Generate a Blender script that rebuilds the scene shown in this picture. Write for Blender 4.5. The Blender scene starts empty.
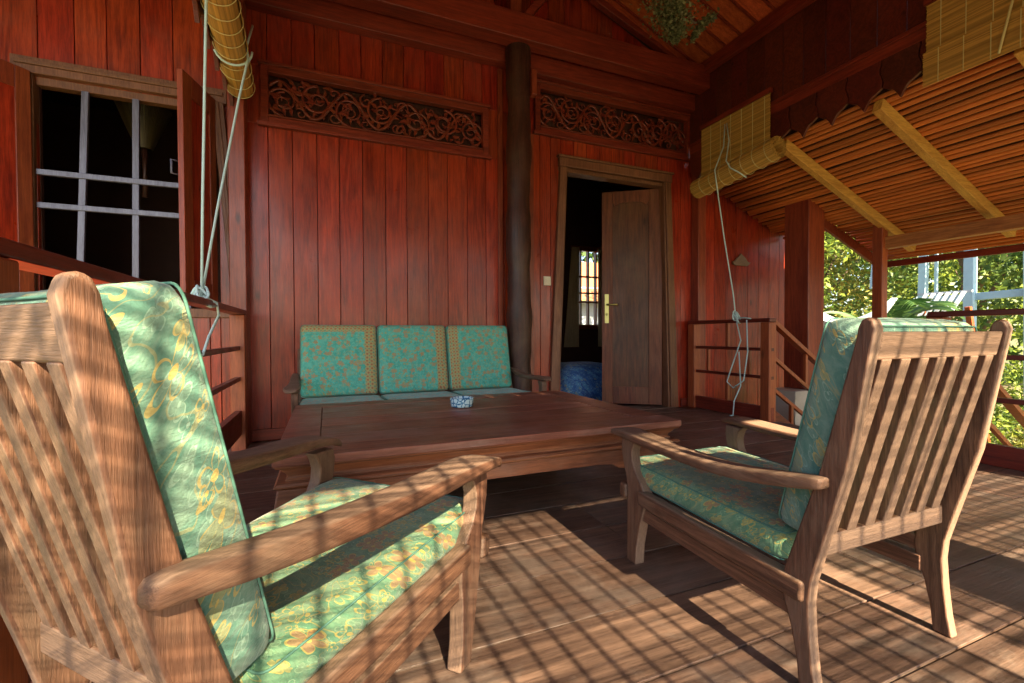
import bpy, math, random
from mathutils import Vector, Matrix, noise as mnoise
random.seed(7)
C = bpy.context.scene
COL = C.collection
R = math.radians

# ------------------------------------------------------------------ camera
cam_d = bpy.data.cameras.new('camera'); cam = bpy.data.objects.new('camera', cam_d); COL.objects.link(cam); C.camera = cam
cam_d.sensor_fit = 'HORIZONTAL'; cam_d.sensor_width = 36.0; cam_d.lens = 36.0 * 452.15 / 1024; cam_d.clip_start = 0.02; cam_d.clip_end = 800
yaw, pit, rol = R(22.21), R(-0.95), R(-0.225)
F = Vector((math.sin(yaw) * math.cos(pit), math.cos(yaw) * math.cos(pit), math.sin(pit)))
Rt = Vector((math.cos(yaw), -math.sin(yaw), 0)); U = Rt.cross(F)
R2 = Rt * math.cos(rol) + U * math.sin(rol); U2 = -Rt * math.sin(rol) + U * math.cos(rol)
M3 = Matrix((R2, U2, -F)).transposed()
cam.matrix_world = Matrix.Translation((0, 0, 0.75)) @ M3.to_4x4()

# ------------------------------------------------------------------ world, sun, exposure
SUN_EL = R(38); SUN_DIR = Vector((0.05 * math.cos(SUN_EL), -math.cos(SUN_EL), math.sin(SUN_EL))).normalized()
w = bpy.data.worlds.new('World'); C.world = w; w.use_nodes = True
nt = w.node_tree; bg = nt.nodes['Background']
sky = nt.nodes.new('ShaderNodeTexSky'); sky.sky_type = 'NISHITA'; sky.sun_disc = False
sky.sun_elevation = SUN_EL; sky.sun_rotation = R(177); sky.altitude = 0; sky.air_density = 1.0; sky.dust_density = 1.5
nt.links.new(sky.outputs[0], bg.inputs[0]); bg.inputs[1].default_value = 0.064
sd = bpy.data.lights.new('sun', 'SUN'); sd.energy = 5.0; sd.angle = R(0.4); sd.color = (1.0, 0.83, 0.55)
so = bpy.data.objects.new('sun', sd); COL.objects.link(so); so.rotation_euler = SUN_DIR.to_track_quat('Z', 'Y').to_euler(); so.location = (1, -8, 8)
vs = C.view_settings; vs.view_transform = 'Standard'; vs.look = 'None'; vs.gamma = 1.0; vs.use_curve_mapping = False
vs.exposure = 2.8
C.cycles.max_bounces = 8; C.cycles.diffuse_bounces = 5

# ------------------------------------------------------------------ node helpers
class NT:
    def __init__(s, name):
        s.m = bpy.data.materials.new(name); s.m.use_nodes = True; s.t = s.m.node_tree
        s.b = s.t.nodes['Principled BSDF']
    def n(s, typ, **k):
        o = s.t.nodes.new(typ)
        for a, v in k.items(): setattr(o, a, v)
        return o
    def l(s, a, b): s.t.links.new(a, b)
    def setin(s, sock, v):
        if hasattr(v, 'is_output') or isinstance(v, bpy.types.NodeSocket): s.l(v, sock)
        else: sock.default_value = v
    def m1(s, op, a, b=None, c=None, clamp=False):
        o = s.n('ShaderNodeMath', operation=op, use_clamp=clamp); s.setin(o.inputs[0], a)
        if b is not None: s.setin(o.inputs[1], b)
        if c is not None: s.setin(o.inputs[2], c)
        return o.outputs[0]
    def mix(s, f, a, b, typ='MIX'):
        o = s.n('ShaderNodeMix', data_type='RGBA', blend_type=typ); s.setin(o.inputs[0], f)
        for i, v in ((6, a), (7, b)):
            if isinstance(v, tuple): v = (*v[:3], 1)
            s.setin(o.inputs[i], v)
        return o.outputs[2]
    def ramp(s, f, stops, interp='LINEAR'):
        o = s.n('ShaderNodeValToRGB'); s.l(f, o.inputs[0]); cr = o.color_ramp; cr.interpolation = interp
        while len(cr.elements) > 1: cr.elements.remove(cr.elements[-1])
        cr.elements[0].position = stops[0][0]; cr.elements[0].color = (*stops[0][1], 1)
        for p, c in stops[1:]:
            e = cr.elements.new(p); e.color = (*c, 1)
        return o.outputs[0]
    def noise(s, vec, scale, det=4, rough=0.55, dist=0.0):
        o = s.n('ShaderNodeTexNoise'); s.l(vec, o.inputs['Vector']); o.inputs['Scale'].default_value = scale
        o.inputs['Detail'].default_value = det; o.inputs['Roughness'].default_value = rough; o.inputs['Distortion'].default_value = dist
        return o.outputs[0]
    def coords(s):
        tc = s.n('ShaderNodeTexCoord'); oi = s.n('ShaderNodeObjectInfo')
        add = s.n('ShaderNodeVectorMath', operation='ADD'); s.l(tc.outputs['Object'], add.inputs[0])
        mul = s.n('ShaderNodeVectorMath', operation='SCALE'); s.l(oi.outputs['Random'], mul.inputs['Scale']); mul.inputs[0].default_value = (13.1, 7.7, 5.3)
        s.l(mul.outputs[0], add.inputs[1]); return add.outputs[0]
    def scale(s, v, sc):
        mp = s.n('ShaderNodeMapping'); s.l(v, mp.inputs[0]); mp.inputs['Scale'].default_value = sc; return mp.outputs[0]
    def bump(s, h, strength, dist=0.01):
        o = s.n('ShaderNodeBump'); s.l(h, o.inputs['Height']); o.inputs['Strength'].default_value = strength; o.inputs['Distance'].default_value = dist
        s.l(o.outputs[0], s.b.inputs['Normal'])

def wood(name, light, dark, axis='Z', grain=28, rough=(0.35, 0.6), var=0.35, bump=0.25, coat=0.0, wear=None, wear_amt=0.5, knots=True, spec=0.4, bleach=None):
    """grain runs along axis; every loose plank of a mesh gets its own tone"""
    q = NT(name); co = q.coords()
    geo = q.n('ShaderNodeNewGeometry'); isl = geo.outputs['Random Per Island']
    off = q.n('ShaderNodeVectorMath', operation='ADD'); q.l(co, off.inputs[0])
    ml = q.n('ShaderNodeVectorMath', operation='SCALE'); ml.inputs[0].default_value = (9.0, 17.0, 31.0); q.l(isl, ml.inputs['Scale']); q.l(ml.outputs[0], off.inputs[1])
    co = off.outputs[0]
    k = 0.06
    sc = {'X': (k, 1, 1), 'Y': (1, k, 1), 'Z': (1, 1, k)}[axis]
    v = q.scale(co, tuple(grain * 2.6 * a for a in sc))
    fine = q.noise(v, 1.0, 6, 0.68, 0.4)
    v2 = q.scale(co, tuple(grain * 9 * a for a in sc)); pores = q.noise(v2, 1.0, 3, 0.7)
    big = q.noise(q.scale(co, tuple(3.2 * (0.35 if a == k else 1) for a in sc)), 1.0, 4, 0.6, 0.3)
    rings = q.noise(q.scale(co, tuple(grain * .16 * (0.09 if a == k else 1) for a in sc)), 1.0, 2, 0.5, 0.25)
    ring = q.m1('MULTIPLY_ADD', q.m1('SINE', q.m1('MULTIPLY', rings, 85.0)), 0.5, 0.5)
    f = q.m1('ADD', q.m1('MULTIPLY', fine, 0.62), q.m1('ADD', q.m1('MULTIPLY', big, 0.36), q.m1('MULTIPLY', ring, 0.10)))
    mr = q.n('ShaderNodeMapRange'); q.l(f, mr.inputs[0]); mr.inputs[1].default_value = 0.38; mr.inputs[2].default_value = 0.68
    col = q.mix(mr.outputs[0], dark, light)
    pr = q.n('ShaderNodeMapRange'); q.l(pores, pr.inputs[0]); pr.inputs[1].default_value = 0.35; pr.inputs[2].default_value = 0.6; pr.inputs[3].default_value = 0.72; pr.inputs[4].default_value = 1.06
    col = q.mix(1.0, col, pr.outputs[0], 'MULTIPLY')
    if knots:
        vo = q.n('ShaderNodeTexVoronoi'); q.l(q.scale(co, tuple(4.5 * (0.4 if a == k else 1) for a in sc)), vo.inputs['Vector']); vo.inputs['Scale'].default_value = 1.0
        kr = q.n('ShaderNodeMapRange'); q.l(vo.outputs['Distance'], kr.inputs[0]); kr.inputs[1].default_value = 0.03; kr.inputs[2].default_value = 0.10; kr.inputs[3].default_value = 0.35; kr.inputs[4].default_value = 1.0
        col = q.mix(1.0, col, kr.outputs[0], 'MULTIPLY')
    hv = q.n('ShaderNodeHueSaturation'); q.l(col, hv.inputs['Color'])
    q.l(q.m1('MULTIPLY_ADD', isl, var * 2, 1 - var), hv.inputs['Value'])
    q.l(q.m1('MULTIPLY_ADD', q.m1('FRACT', q.m1('MULTIPLY', isl, 7.31)), 0.010, 0.495), hv.inputs['Hue'])
    col = hv.outputs[0]
    if wear:
        wn = q.noise(q.scale(co, (2.3, 2.3, 2.3)), 1.0, 6, 0.7, 0.4)
        wr = q.n('ShaderNodeMapRange'); q.l(wn, wr.inputs[0]); wr.inputs[1].default_value = 0.48; wr.inputs[2].default_value = 0.68; wr.inputs[3].default_value = 0; wr.inputs[4].default_value = wear_amt
        col = q.mix(wr.outputs[0], col, wear)
    if bleach:
        tcn = q.n('ShaderNodeTexCoord'); sn = q.n('ShaderNodeSeparateXYZ'); q.l(tcn.outputs['Normal'], sn.inputs[0])
        bm_ = q.n('ShaderNodeMapRange'); q.l(q.m1('MULTIPLY', sn.outputs[2], -1.0) if axis == 'Y' else sn.outputs[1], bm_.inputs[0]); bm_.inputs[1].default_value = -.55; bm_.inputs[2].default_value = -.85; bm_.inputs[3].default_value = 0; bm_.inputs[4].default_value = .8
        col = q.mix(bm_.outputs[0], col, q.mix(1.0, bleach, pr.outputs[0], 'MULTIPLY'))
    q.l(col, q.b.inputs['Base Color'])
    rr = q.n('ShaderNodeMapRange'); q.l(q.noise(q.scale(co, (5, 5, 5)), 1, 5, 0.7), rr.inputs[0]); rr.inputs[1].default_value = 0.3; rr.inputs[2].default_value = 0.7
    rr.inputs[3].default_value = rough[0]; rr.inputs[4].default_value = rough[1]; q.l(rr.outputs[0], q.b.inputs['Roughness'])
    q.b.inputs['Coat Weight'].default_value = coat; q.b.inputs['Coat Roughness'].default_value = 0.18
    q.b.inputs['Specular IOR Level'].default_value = spec
    q.bump(q.m1('ADD', q.m1('MULTIPLY', fine, 0.7), q.m1('MULTIPLY', pores, 0.5)), bump, 0.004)
    return q.m

def plain(name, col, rough=0.6, var=0.15, scale=12, bump=0.1, metal=0.0, spec=0.5):
    q = NT(name); co = q.coords(); n = q.noise(co, scale, 5, 0.6)
    hv = q.n('ShaderNodeHueSaturation'); hv.inputs['Color'].default_value = (*col, 1)
    q.l(q.m1('MULTIPLY_ADD', n, var * 2, 1 - var), hv.inputs['Value']); q.l(hv.outputs[0], q.b.inputs['Base Color'])
    q.b.inputs['Roughness'].default_value = rough; q.b.inputs['Metallic'].default_value = metal; q.b.inputs['Specular IOR Level'].default_value = spec
    if bump: q.bump(n, bump, 0.004)
    return q.m

def batik(name, S=11.0, base=(0.085, 0.33, 0.27), base2=(0.17, 0.45, 0.37), line=(0.50, 0.36, 0.07), fill=(0.42, 0.16, 0.05), border=None, fillamt=0.7, dens=0.75, small=1.0, vine=.6):
    """printed cotton: flowers outlined in gold with vines; the print lies in the cushion's local xy plane"""
    q = NT(name); tc = q.n('ShaderNodeTexCoord'); oi = q.n('ShaderNodeObjectInfo'); sp = q.n('ShaderNodeSeparateXYZ'); q.l(tc.outputs['Object'], sp.inputs[0])
    x, y, z = sp.outputs
    rnd = oi.outputs['Random']
    u = q.m1('ADD', q.m1('ADD', x, q.m1('MULTIPLY', z, 0.8)), q.m1('MULTIPLY', rnd, 3.7)); v = q.m1('ADD', q.m1('ADD', y, q.m1('MULTIPLY', z, 0.9)), q.m1('MULTIPLY', rnd, 1.9))
    cb = q.n('ShaderNodeCombineXYZ'); q.l(u, cb.inputs[0]); q.l(v, cb.inputs[1]); P = cb.outputs[0]
    wob = q.n('ShaderNodeTexNoise'); q.l(P, wob.inputs['Vector']); wob.inputs['Scale'].default_value = 26; wob.inputs['Detail'].default_value = 2
    wv = q.n('ShaderNodeVectorMath', operation='MULTIPLY_ADD'); q.l(wob.outputs['Color'], wv.inputs[0]); wv.inputs[1].default_value = (0.012, 0.012, 0); q.l(P, wv.inputs[2]); P = wv.outputs[0]
    nb = q.noise(P, 19, 5, 0.7, 1.2); nb2 = q.noise(P, 60, 3, 0.6)
    mr = q.n('ShaderNodeMapRange'); q.l(nb, mr.inputs[0]); mr.inputs[1].default_value = 0.42; mr.inputs[2].default_value = 0.62
    col = q.mix(mr.outputs[0], base, base2)
    # pale tone-on-tone leaf shapes
    def flowers(col, S, n, thr, lc, fc, R0, seed):
        o = q.n('ShaderNodeVectorMath', operation='ADD'); q.l(P, o.inputs[0]); o.inputs[1].default_value = (seed, seed * 1.7, 0)
        vo = q.n('ShaderNodeTexVoronoi', voronoi_dimensions='2D'); q.l(o.outputs[0], vo.inputs['Vector']); vo.inputs['Scale'].default_value = S; vo.inputs['Randomness'].default_value = 0.8
        df = q.n('ShaderNodeVectorMath', operation='SUBTRACT'); q.l(o.outputs[0], df.inputs[0]); q.l(vo.outputs['Position'], df.inputs[1])
        s2 = q.n('ShaderNodeSeparateXYZ'); q.l(df.outputs[0], s2.inputs[0]); cs = q.n('ShaderNodeSeparateColor'); q.l(vo.outputs['Color'], cs.inputs[0])
        r = q.m1('MULTIPLY', q.m1('SQRT', q.m1('ADD', q.m1('POWER', q.m1('ABSOLUTE', s2.outputs[0]), 2.0), q.m1('POWER', q.m1('ABSOLUTE', s2.outputs[1]), 2.0))), S)
        th = q.m1('ADD', q.m1('ARCTAN2', s2.outputs[1], s2.outputs[0]), q.m1('MULTIPLY', cs.outputs[0], 6.28))
        pet = q.m1('POWER', q.m1('ABSOLUTE', q.m1('COSINE', q.m1('MULTIPLY', th, n / 2.0))), 0.7)
        rad = q.m1('MULTIPLY', q.m1('MULTIPLY_ADD', cs.outputs[2], 0.35, 0.75), q.m1('MULTIPLY_ADD', pet, R0 * 0.8, R0 * 0.2))
        pres = q.m1('LESS_THAN', cs.outputs[1], thr)
        d = q.m1('SUBTRACT', r, rad)
        ins = q.m1('MULTIPLY', pres, q.m1('LESS_THAN', d, 0.0))
        ln = q.m1('MULTIPLY', pres, q.m1('LESS_THAN', q.m1('ABSOLUTE', d), 0.030))
        core = q.m1('MULTIPLY', pres, q.m1('LESS_THAN', r, R0 * 0.18))
        col = q.mix(q.m1('MULTIPLY', ins, q.m1('MULTIPLY', q.m1('GREATER_THAN', cs.outputs[2], 0.45), fillamt)), col, fc)
        col = q.mix(q.m1('MULTIPLY', ln, 0.8), col, lc)
        return q.mix(core, col, lc)
    pale = tuple(min(1, c * 1.25 + 0.03) for c in base2)
    col = flowers(col, S * 1.9, 3, 0.6, pale, base2, 0.42, 4.3)
    vn = q.noise(P, S * 0.55, 1, 0.5, 1.5)
    vline = q.m1('LESS_THAN', q.m1('ABSOLUTE', q.m1('SUBTRACT', vn, 0.5)), 0.007)
    col = q.mix(q.m1('MULTIPLY', vline, vine), col, line)
    col = flowers(col, S * 1.6 * small, 4, 0.35, line, (0.40, 0.34, 0.10), 0.36, 1.1)
    col = flowers(col, S, 5, dens, line, fill, 0.47, 0.0)
    if border:
        # border: list of (axis, lo, hi) bands of gold lattice print
        chk = q.n('ShaderNodeTexVoronoi', voronoi_dimensions='2D', feature='F1'); q.l(P, chk.inputs['Vector']); chk.inputs['Scale'].default_value = 38; chk.inputs['Randomness'].default_value = 0.15
        bcol = q.ramp(chk.outputs['Distance'], [(0.0, (0.42, 0.12, 0.05)), (0.22, (0.42, 0.12, 0.05)), (0.3, (0.45, 0.36, 0.14)), (0.5, (0.45, 0.36, 0.14)), (0.62, (0.13, 0.30, 0.2))])
        for ax, lo, hi in border:
            s_ = {'x': x, 'y': y}[ax]
            msk = q.m1('MULTIPLY', q.m1('GREATER_THAN', s_, lo), q.m1('LESS_THAN', s_, hi))
            col = q.mix(q.m1('MULTIPLY', msk, 0.9), col, bcol)
    q.l(q.mix(q.m1('MULTIPLY', nb2, 0.25), col, (0.06, 0.12, 0.09)), q.b.inputs['Base Color'])
    q.b.inputs['Roughness'].default_value = 0.85; q.b.inputs['Sheen Weight'].default_value = 0.25; q.b.inputs['Specular IOR Level'].default_value = 0.25
    wvn = q.noise(tc.outputs['Object'], 7, 3, 0.5); we = q.noise(tc.outputs['Object'], 400, 1, 0.5)
    wr2 = q.noise(q.scale(tc.outputs['Object'], (9, 28, 9)), 1.0, 3, 0.6, 1.5); q.bump(q.m1('ADD', q.m1('ADD', wvn, q.m1('MULTIPLY', wr2, .35)), q.m1('MULTIPLY', we, 0.06)), 0.7, 0.02)
    return q.m

def bamboo(name, axis='Y', c1=(0.52, 0.34, 0.10), c2=(0.30, 0.17, 0.05)):
    q = NT(name); co = q.coords(); geo = q.n('ShaderNodeNewGeometry')
    k = 0.05; sc = {'X': (k, 1, 1), 'Y': (1, k, 1), 'Z': (1, 1, k)}[axis]
    n = q.noise(q.scale(co, tuple(90 * a for a in sc)), 1, 3, 0.6)
    col = q.mix(n, c2, c1)
    hv = q.n('ShaderNodeHueSaturation'); q.l(col, hv.inputs['Color']); q.l(q.m1('MULTIPLY_ADD', geo.outputs['Random Per Island'], 0.6, 0.7), hv.inputs['Value'])
    q.l(hv.outputs[0], q.b.inputs['Base Color']); q.b.inputs['Roughness'].default_value = 0.5
    return q.m

# ------------------------------------------------------------------ mesh builder
class MB:
    def __init__(s): s.v = []; s.f = []; s.sm = []
    def add(s, vs_, fs_, smooth=False):
        o = len(s.v); s.v += [tuple(a) for a in vs_]; s.f += [tuple(o + i for i in f) for f in fs_]; s.sm += [smooth] * len(fs_); return s
    def box(s, x0, x1, y0, y1, z0, z1, M=None):
        vs_ = [Vector((x, y, z)) for z in (z0, z1) for y in (y0, y1) for x in (x0, x1)]
        if M is not None: vs_ = [M @ a for a in vs_]
        return s.add(vs_, [(0, 2, 3, 1), (4, 5, 7, 6), (0, 1, 5, 4), (2, 6, 7, 3), (0, 4, 6, 2), (1, 3, 7, 5)])
    def beam(s, a, b, wd, ht, up=(0, 0, 1), taper=1.0):
        a = Vector(a); b = Vector(b); d = (b - a).normalized(); up = Vector(up)
        if abs(d.dot(up)) > 0.98: up = Vector((0, 1, 0))
        sx = d.cross(up).normalized(); uz = sx.cross(d).normalized(); vs_ = []
        for p, t in ((a, 1.0), (b, taper)):
            for i, j in ((-1, -1), (1, -1), (1, 1), (-1, 1)): vs_.append(p + sx * i * wd / 2 * t + uz * j * ht / 2 * t)
        return s.add(vs_, [(3, 2, 1, 0), (4, 5, 6, 7), (0, 1, 5, 4), (1, 2, 6, 5), (2, 3, 7, 6), (3, 0, 4, 7)])
    def tube(s, pts, r, n=8, caps=True, smooth=True):
        pts = [Vector(p) for p in pts]; rs = r if isinstance(r, (list, tuple)) else [r] * len(pts); rings = []
        prev = None; vs_ = []
        for i, p in enumerate(pts):
            d = (pts[min(i + 1, len(pts) - 1)] - pts[max(i - 1, 0)]).normalized()
            if prev is None:
                a = d.cross(Vector((0, 0, 1)))
                if a.length < 0.05: a = d.cross(Vector((0, 1, 0)))
                a.normalize()
            else:
                a = prev - d * prev.dot(d); a.normalize()
            prev = a; b = d.cross(a)
            vs_ += [p + (a * math.cos(t) + b * math.sin(t)) * rs[i] for t in [2 * math.pi * k / n for k in range(n)]]
        fs_ = []
        for i in range(len(pts) - 1):
            for k in range(n): fs_.append((i * n + k, i * n + (k + 1) % n, (i + 1) * n + (k + 1) % n, (i + 1) * n + k))
        if caps: fs_ += [tuple(range(n))[::-1], tuple((len(pts) - 1) * n + k for k in range(n))]
        return s.add(vs_, fs_, smooth)
    def prism(s, prof, c0, c1, mp):
        """closed outline prof (a,b) extruded from c0 to c1; mp(a,b,c) gives the point"""
        n = len(prof); vs_ = [mp(a, b, c0) for a, b in prof] + [mp(a, b, c1) for a, b in prof]
        fs_ = [tuple(range(n))[::-1], tuple(range(n, 2 * n))] + [(i, (i + 1) % n, n + (i + 1) % n, n + i) for i in range(n)]
        return s.add(vs_, fs_)
    def lathe(s, prof, c=(0, 0, 0), n=24):
        vs_ = []; fs_ = []; c = Vector(c)
        for r, z in prof: vs_ += [c + Vector((r * math.cos(2 * math.pi * k / n), r * math.sin(2 * math.pi * k / n), z)) for k in range(n)]
        for i in range(len(prof) - 1):
            for k in range(n): fs_.append((i * n + k, i * n + (k + 1) % n, (i + 1) * n + (k + 1) % n, (i + 1) * n + k))
        return s.add(vs_, fs_, True)
    def build(s, name, mat, parent=None, bevel=0, seg=2, M=None):
        me = bpy.data.meshes.new(name); me.from_pydata(s.v, [], s.f); me.update()
        import bmesh
        bm = bmesh.new(); bm.from_mesh(me); bmesh.ops.recalc_face_normals(bm, faces=bm.faces); bm.to_mesh(me); bm.free()
        me.polygons.foreach_set('use_smooth', s.sm if not bevel else [True] * len(s.f))
        me.materials.append(mat); o = bpy.data.objects.new(name, me); COL.objects.link(o)
        if parent: o.parent = parent
        if M is not None: o.matrix_local = M
        if bevel:
            b = o.modifiers.new('bevel', 'BEVEL'); b.width = bevel; b.segments = seg; b.limit_method = 'ANGLE'; b.angle_limit = R(35); b.harden_normals = True
        return o

def tag(o, label=None, cat=None, group=None, kind=None):
    if label: o['label'] = label
    if cat: o['category'] = cat
    if group: o['group'] = group
    if kind: o['kind'] = kind
    return o
def thing(name, label, cat, loc=(0, 0, 0), rz=0, group=None, scale=1.0):
    o = bpy.data.objects.new(name, None); COL.objects.link(o); o.location = loc; o.rotation_euler = (0, 0, rz); o.scale = (scale,) * 3
    o.empty_display_size = 0.1
    return tag(o, label, cat, group)
def copy_tree(o, parent=None):
    c = o.copy(); COL.objects.link(c); c.parent = parent
    for ch in list(o.children): copy_tree(ch, c)
    return c

# ------------------------------------------------------------------ materials
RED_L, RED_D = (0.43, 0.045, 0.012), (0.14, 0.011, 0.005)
m_wall = wood('varnished_red_boards', RED_L, RED_D, 'Z', 30, (0.26, 0.5), 0.17, 0.3, coat=0.34, wear=(0.26, 0.08, 0.055), wear_amt=0.25, spec=.3)
m_ceil = wood('ceiling_boards', (0.50, 0.10, 0.03), (0.24, 0.035, 0.012), 'X', 26, (0.4, 0.6), 0.4, 0.3)
m_redX = wood('red_beam_wood_x', (0.27, 0.040, 0.017), (0.12, 0.016, 0.008), 'X', 26, (0.35, 0.55), 0.15, 0.25, coat=0.1, knots=False)
m_redY = wood('red_beam_wood_y', (0.27, 0.040, 0.017), (0.12, 0.016, 0.008), 'Y', 26, (0.35, 0.55), 0.15, 0.25, coat=0.1, knots=False)
m_redZ = wood('red_beam_wood_z', (0.32, 0.065, 0.024), (0.16, 0.026, 0.012), 'Z', 26, (0.32, 0.5), 0.15, 0.25, coat=0.15)
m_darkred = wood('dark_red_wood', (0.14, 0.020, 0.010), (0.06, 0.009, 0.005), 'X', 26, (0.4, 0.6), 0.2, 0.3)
m_log = wood('dark_log_wood', (0.08, 0.024, 0.014), (0.022, 0.006, 0.004), 'Z', 34, (0.35, 0.6), 0.1, 1.0, coat=0.08, wear=(0.13, 0.08, 0.05), wear_amt=0.35)
m_trim = wood('brown_trim_wood', (0.24, 0.10, 0.05), (0.12, 0.045, 0.025), 'Z', 36, (0.35, 0.55), 0.1, 0.3, knots=False)
m_door = wood('weathered_door_wood', (0.22, 0.058, 0.026), (0.08, 0.018, 0.009), 'Z', 26, (0.35, 0.6), 0.2, 0.3, wear=(0.16, 0.10, 0.05), wear_amt=0.35)
m_grille = wood('pale_grille_wood', (0.17, 0.17, 0.26), (0.09, 0.085, 0.15), 'Z', 30, (0.3, 0.5), 0.1, 0.15, coat=0.3, knots=False)
m_tk = {a: wood('weathered_teak_' + a.lower(), (0.205, 0.098, 0.056), (0.062, 0.026, 0.015), a, 40, (0.45, 0.7), 0.12, 0.6, wear=(0.25, 0.175, 0.12), wear_amt=0.45, bleach=(0.235, 0.152, 0.107)) for a in 'XYZ'}
m_board = wood('dark_slat_gap_sheet', (0.13, 0.06, 0.03), (0.06, 0.028, 0.016), 'Z', 20, (.6, .8), .1, .3)  # dark colour of the sheet that stands in for shaded slat gaps
m_railpost = wood('railing_post_wood', (0.40, 0.10, 0.03), (0.22, 0.045, 0.014), 'Z', 26, (0.35, 0.5), .12, .2, coat=.1)
m_table = wood('worn_table_wood', (0.36, 0.135, 0.080), (0.13, 0.038, 0.024), 'X', 20, (0.28, 0.5), 0.15, 0.4, wear=(0.33, 0.20, 0.16), wear_amt=0.65)
m_tableb = wood('table_side_wood', (0.34, 0.125, 0.050), (0.13, 0.040, 0.018), 'X', 24, (0.4, 0.6), 0.15, 0.3, wear=(0.28, 0.18, 0.13), wear_amt=0.4)
m_floor = wood('worn_floor_planks', (0.190, 0.112, 0.080), (0.052, 0.031, 0.025), 'X', 18, (0.28, 0.5), 0.16, 0.5, wear=(0.23, 0.18, 0.15), wear_amt=0.6)
m_rafter = wood('pale_rafter_wood', (0.72, 0.40, 0.09), (0.48, 0.22, 0.045), 'X', 30, (0.5, 0.7), 0.1, 0.3)
m_beamlean = wood('lean_to_beam_wood', (0.55, 0.23, 0.065), (0.28, 0.10, 0.03), 'Y', 30, (0.5, 0.7), 0.1, 0.3)
m_rods = bamboo('roof_rods', 'Y', (0.74, 0.23, 0.05), (0.38, 0.09, 0.02))
m_thatch = plain('dark_thatch', (0.055, 0.018, 0.008), 0.95, 0.4, 40, 0.6)
m_blind = bamboo('bamboo_slats', 'Y', (0.62, 0.36, 0.085), (0.34, 0.18, 0.045))
m_blindx = bamboo('bamboo_slats_front', 'X', (0.55, 0.38, 0.15), (0.33, 0.2, 0.07))
m_cord = plain('blue_white_cord', (0.50, 0.66, 0.68), 0.7, 0.2, 150, 0.3)
m_cordy = plain('yellowed_cord', (0.60, 0.52, 0.25), 0.8, 0.2, 150, 0.3)
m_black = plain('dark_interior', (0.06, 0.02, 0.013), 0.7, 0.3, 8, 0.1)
m_brass = plain('aged_brass', (0.55, 0.48, 0.18), 0.35, 0.15, 30, 0.05, metal=0.9)
m_white = plain('cream_plastic', (0.72, 0.66, 0.52), 0.4, 0.04, 10, 0)
m_foam = plain('white_foam', (0.7, 0.66, 0.5), 0.9, 0.1, 20, 0.1)
m_paleblue = plain('pale_blue_paint', (0.33, 0.48, 0.56), 0.55, 0.15, 14, 0.1)
m_whitepaint = plain('white_paint', (0.40, 0.44, 0.50), 0.5, 0.08, 14, 0.1)
m_curtain = plain('cream_curtain', (0.62, 0.48, 0.30), 0.9, 0.15, 30, 0.2)
m_concrete = plain('pale_plinth', (0.48, 0.42, 0.35), 0.85, 0.2, 9, 0.3)
m_trunk = plain('tree_bark', (0.14, 0.10, 0.07), 0.95, 0.3, 15, 0.8)
m_bluef = batik('blue_print', 14, (0.03, 0.10, 0.42), (0.06, 0.2, 0.6), (0.3, 0.55, 0.75), (0.1, 0.35, 0.7))
m_fab = batik('teal_batik', 16.0, base=(0.100, 0.235, 0.180), base2=(0.20, 0.325, 0.25), line=(0.50, 0.38, 0.12), fill=(0.34, 0.30, 0.14), dens=.6, fillamt=.5, vine=.35)
m_fabseat = batik('teal_batik_sun_tint', 21.0, base=(0.095, 0.245, 0.140), base2=(0.20, 0.335, 0.19), line=(0.50, 0.40, 0.10), fill=(0.46, 0.18, 0.07), dens=0.7, fillamt=.6, vine=.6)  # yellower green base puts warm sunlight into the seat colour
m_sofaf = batik('teal_floral', 27.0, base=(0.065, 0.40, 0.33), base2=(0.12, 0.50, 0.41), line=(0.42, 0.36, 0.13), fill=(0.46, 0.24, 0.12), fillamt=0.75, dens=0.7, border=[('x', -0.245, -0.165), ('y', 0.195, 0.26)])
m_sofaf2 = batik('teal_floral_plain', 27.0, base=(0.065, 0.40, 0.33), base2=(0.12, 0.50, 0.41), line=(0.42, 0.36, 0.13), fill=(0.46, 0.24, 0.12), fillamt=0.75, dens=0.7)
m_sofaf3 = batik('teal_floral_edge', 27.0, base=(0.065, 0.40, 0.33), base2=(0.12, 0.50, 0.41), line=(0.42, 0.36, 0.13), fill=(0.46, 0.24, 0.12), fillamt=0.75, dens=0.7, border=[('x', 0.165, 0.235)])
m_sofaf4 = batik('teal_floral_left_edge', 27.0, base=(0.065, 0.40, 0.33), base2=(0.12, 0.50, 0.41), line=(0.42, 0.36, 0.13), fill=(0.46, 0.24, 0.12), fillamt=0.75, dens=0.7, border=[('x', -0.245, -0.165)])
m_pipe = plain('cushion_piping', (0.085, 0.215, 0.165), 0.85, 0.15, 60, 0.1)
def leafmat(name, a, b):
    q = NT(name); geo = q.n('ShaderNodeNewGeometry'); col = q.mix(geo.outputs['Random Per Island'], a, b)
    q.l(col, q.b.inputs['Base Color']); q.b.inputs['Roughness'].default_value = 0.5
    tr = q.n('ShaderNodeBsdfTranslucent'); q.l(col, tr.inputs[0]); mx = q.n('ShaderNodeMixShader'); mx.inputs[0].default_value = 0.35
    q.l(q.b.outputs[0], mx.inputs[1]); q.l(tr.outputs[0], mx.inputs[2]); q.l(mx.outputs[0], q.t.nodes['Material Output'].inputs[0]); return q.m
m_leaf = leafmat('bright_leaves', (0.05, 0.11, 0.014), (0.33, 0.40, 0.06))
m_leaf2 = leafmat('deep_green_leaves', (0.025, 0.07, 0.014), (0.16, 0.24, 0.045))
m_leafy = leafmat('yellow_green_leaves', (0.12, 0.16, 0.02), (0.30, 0.26, 0.05))
m_palm = leafmat('palm_leaves', (0.03, 0.085, 0.02), (0.08, 0.15, 0.035))
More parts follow.
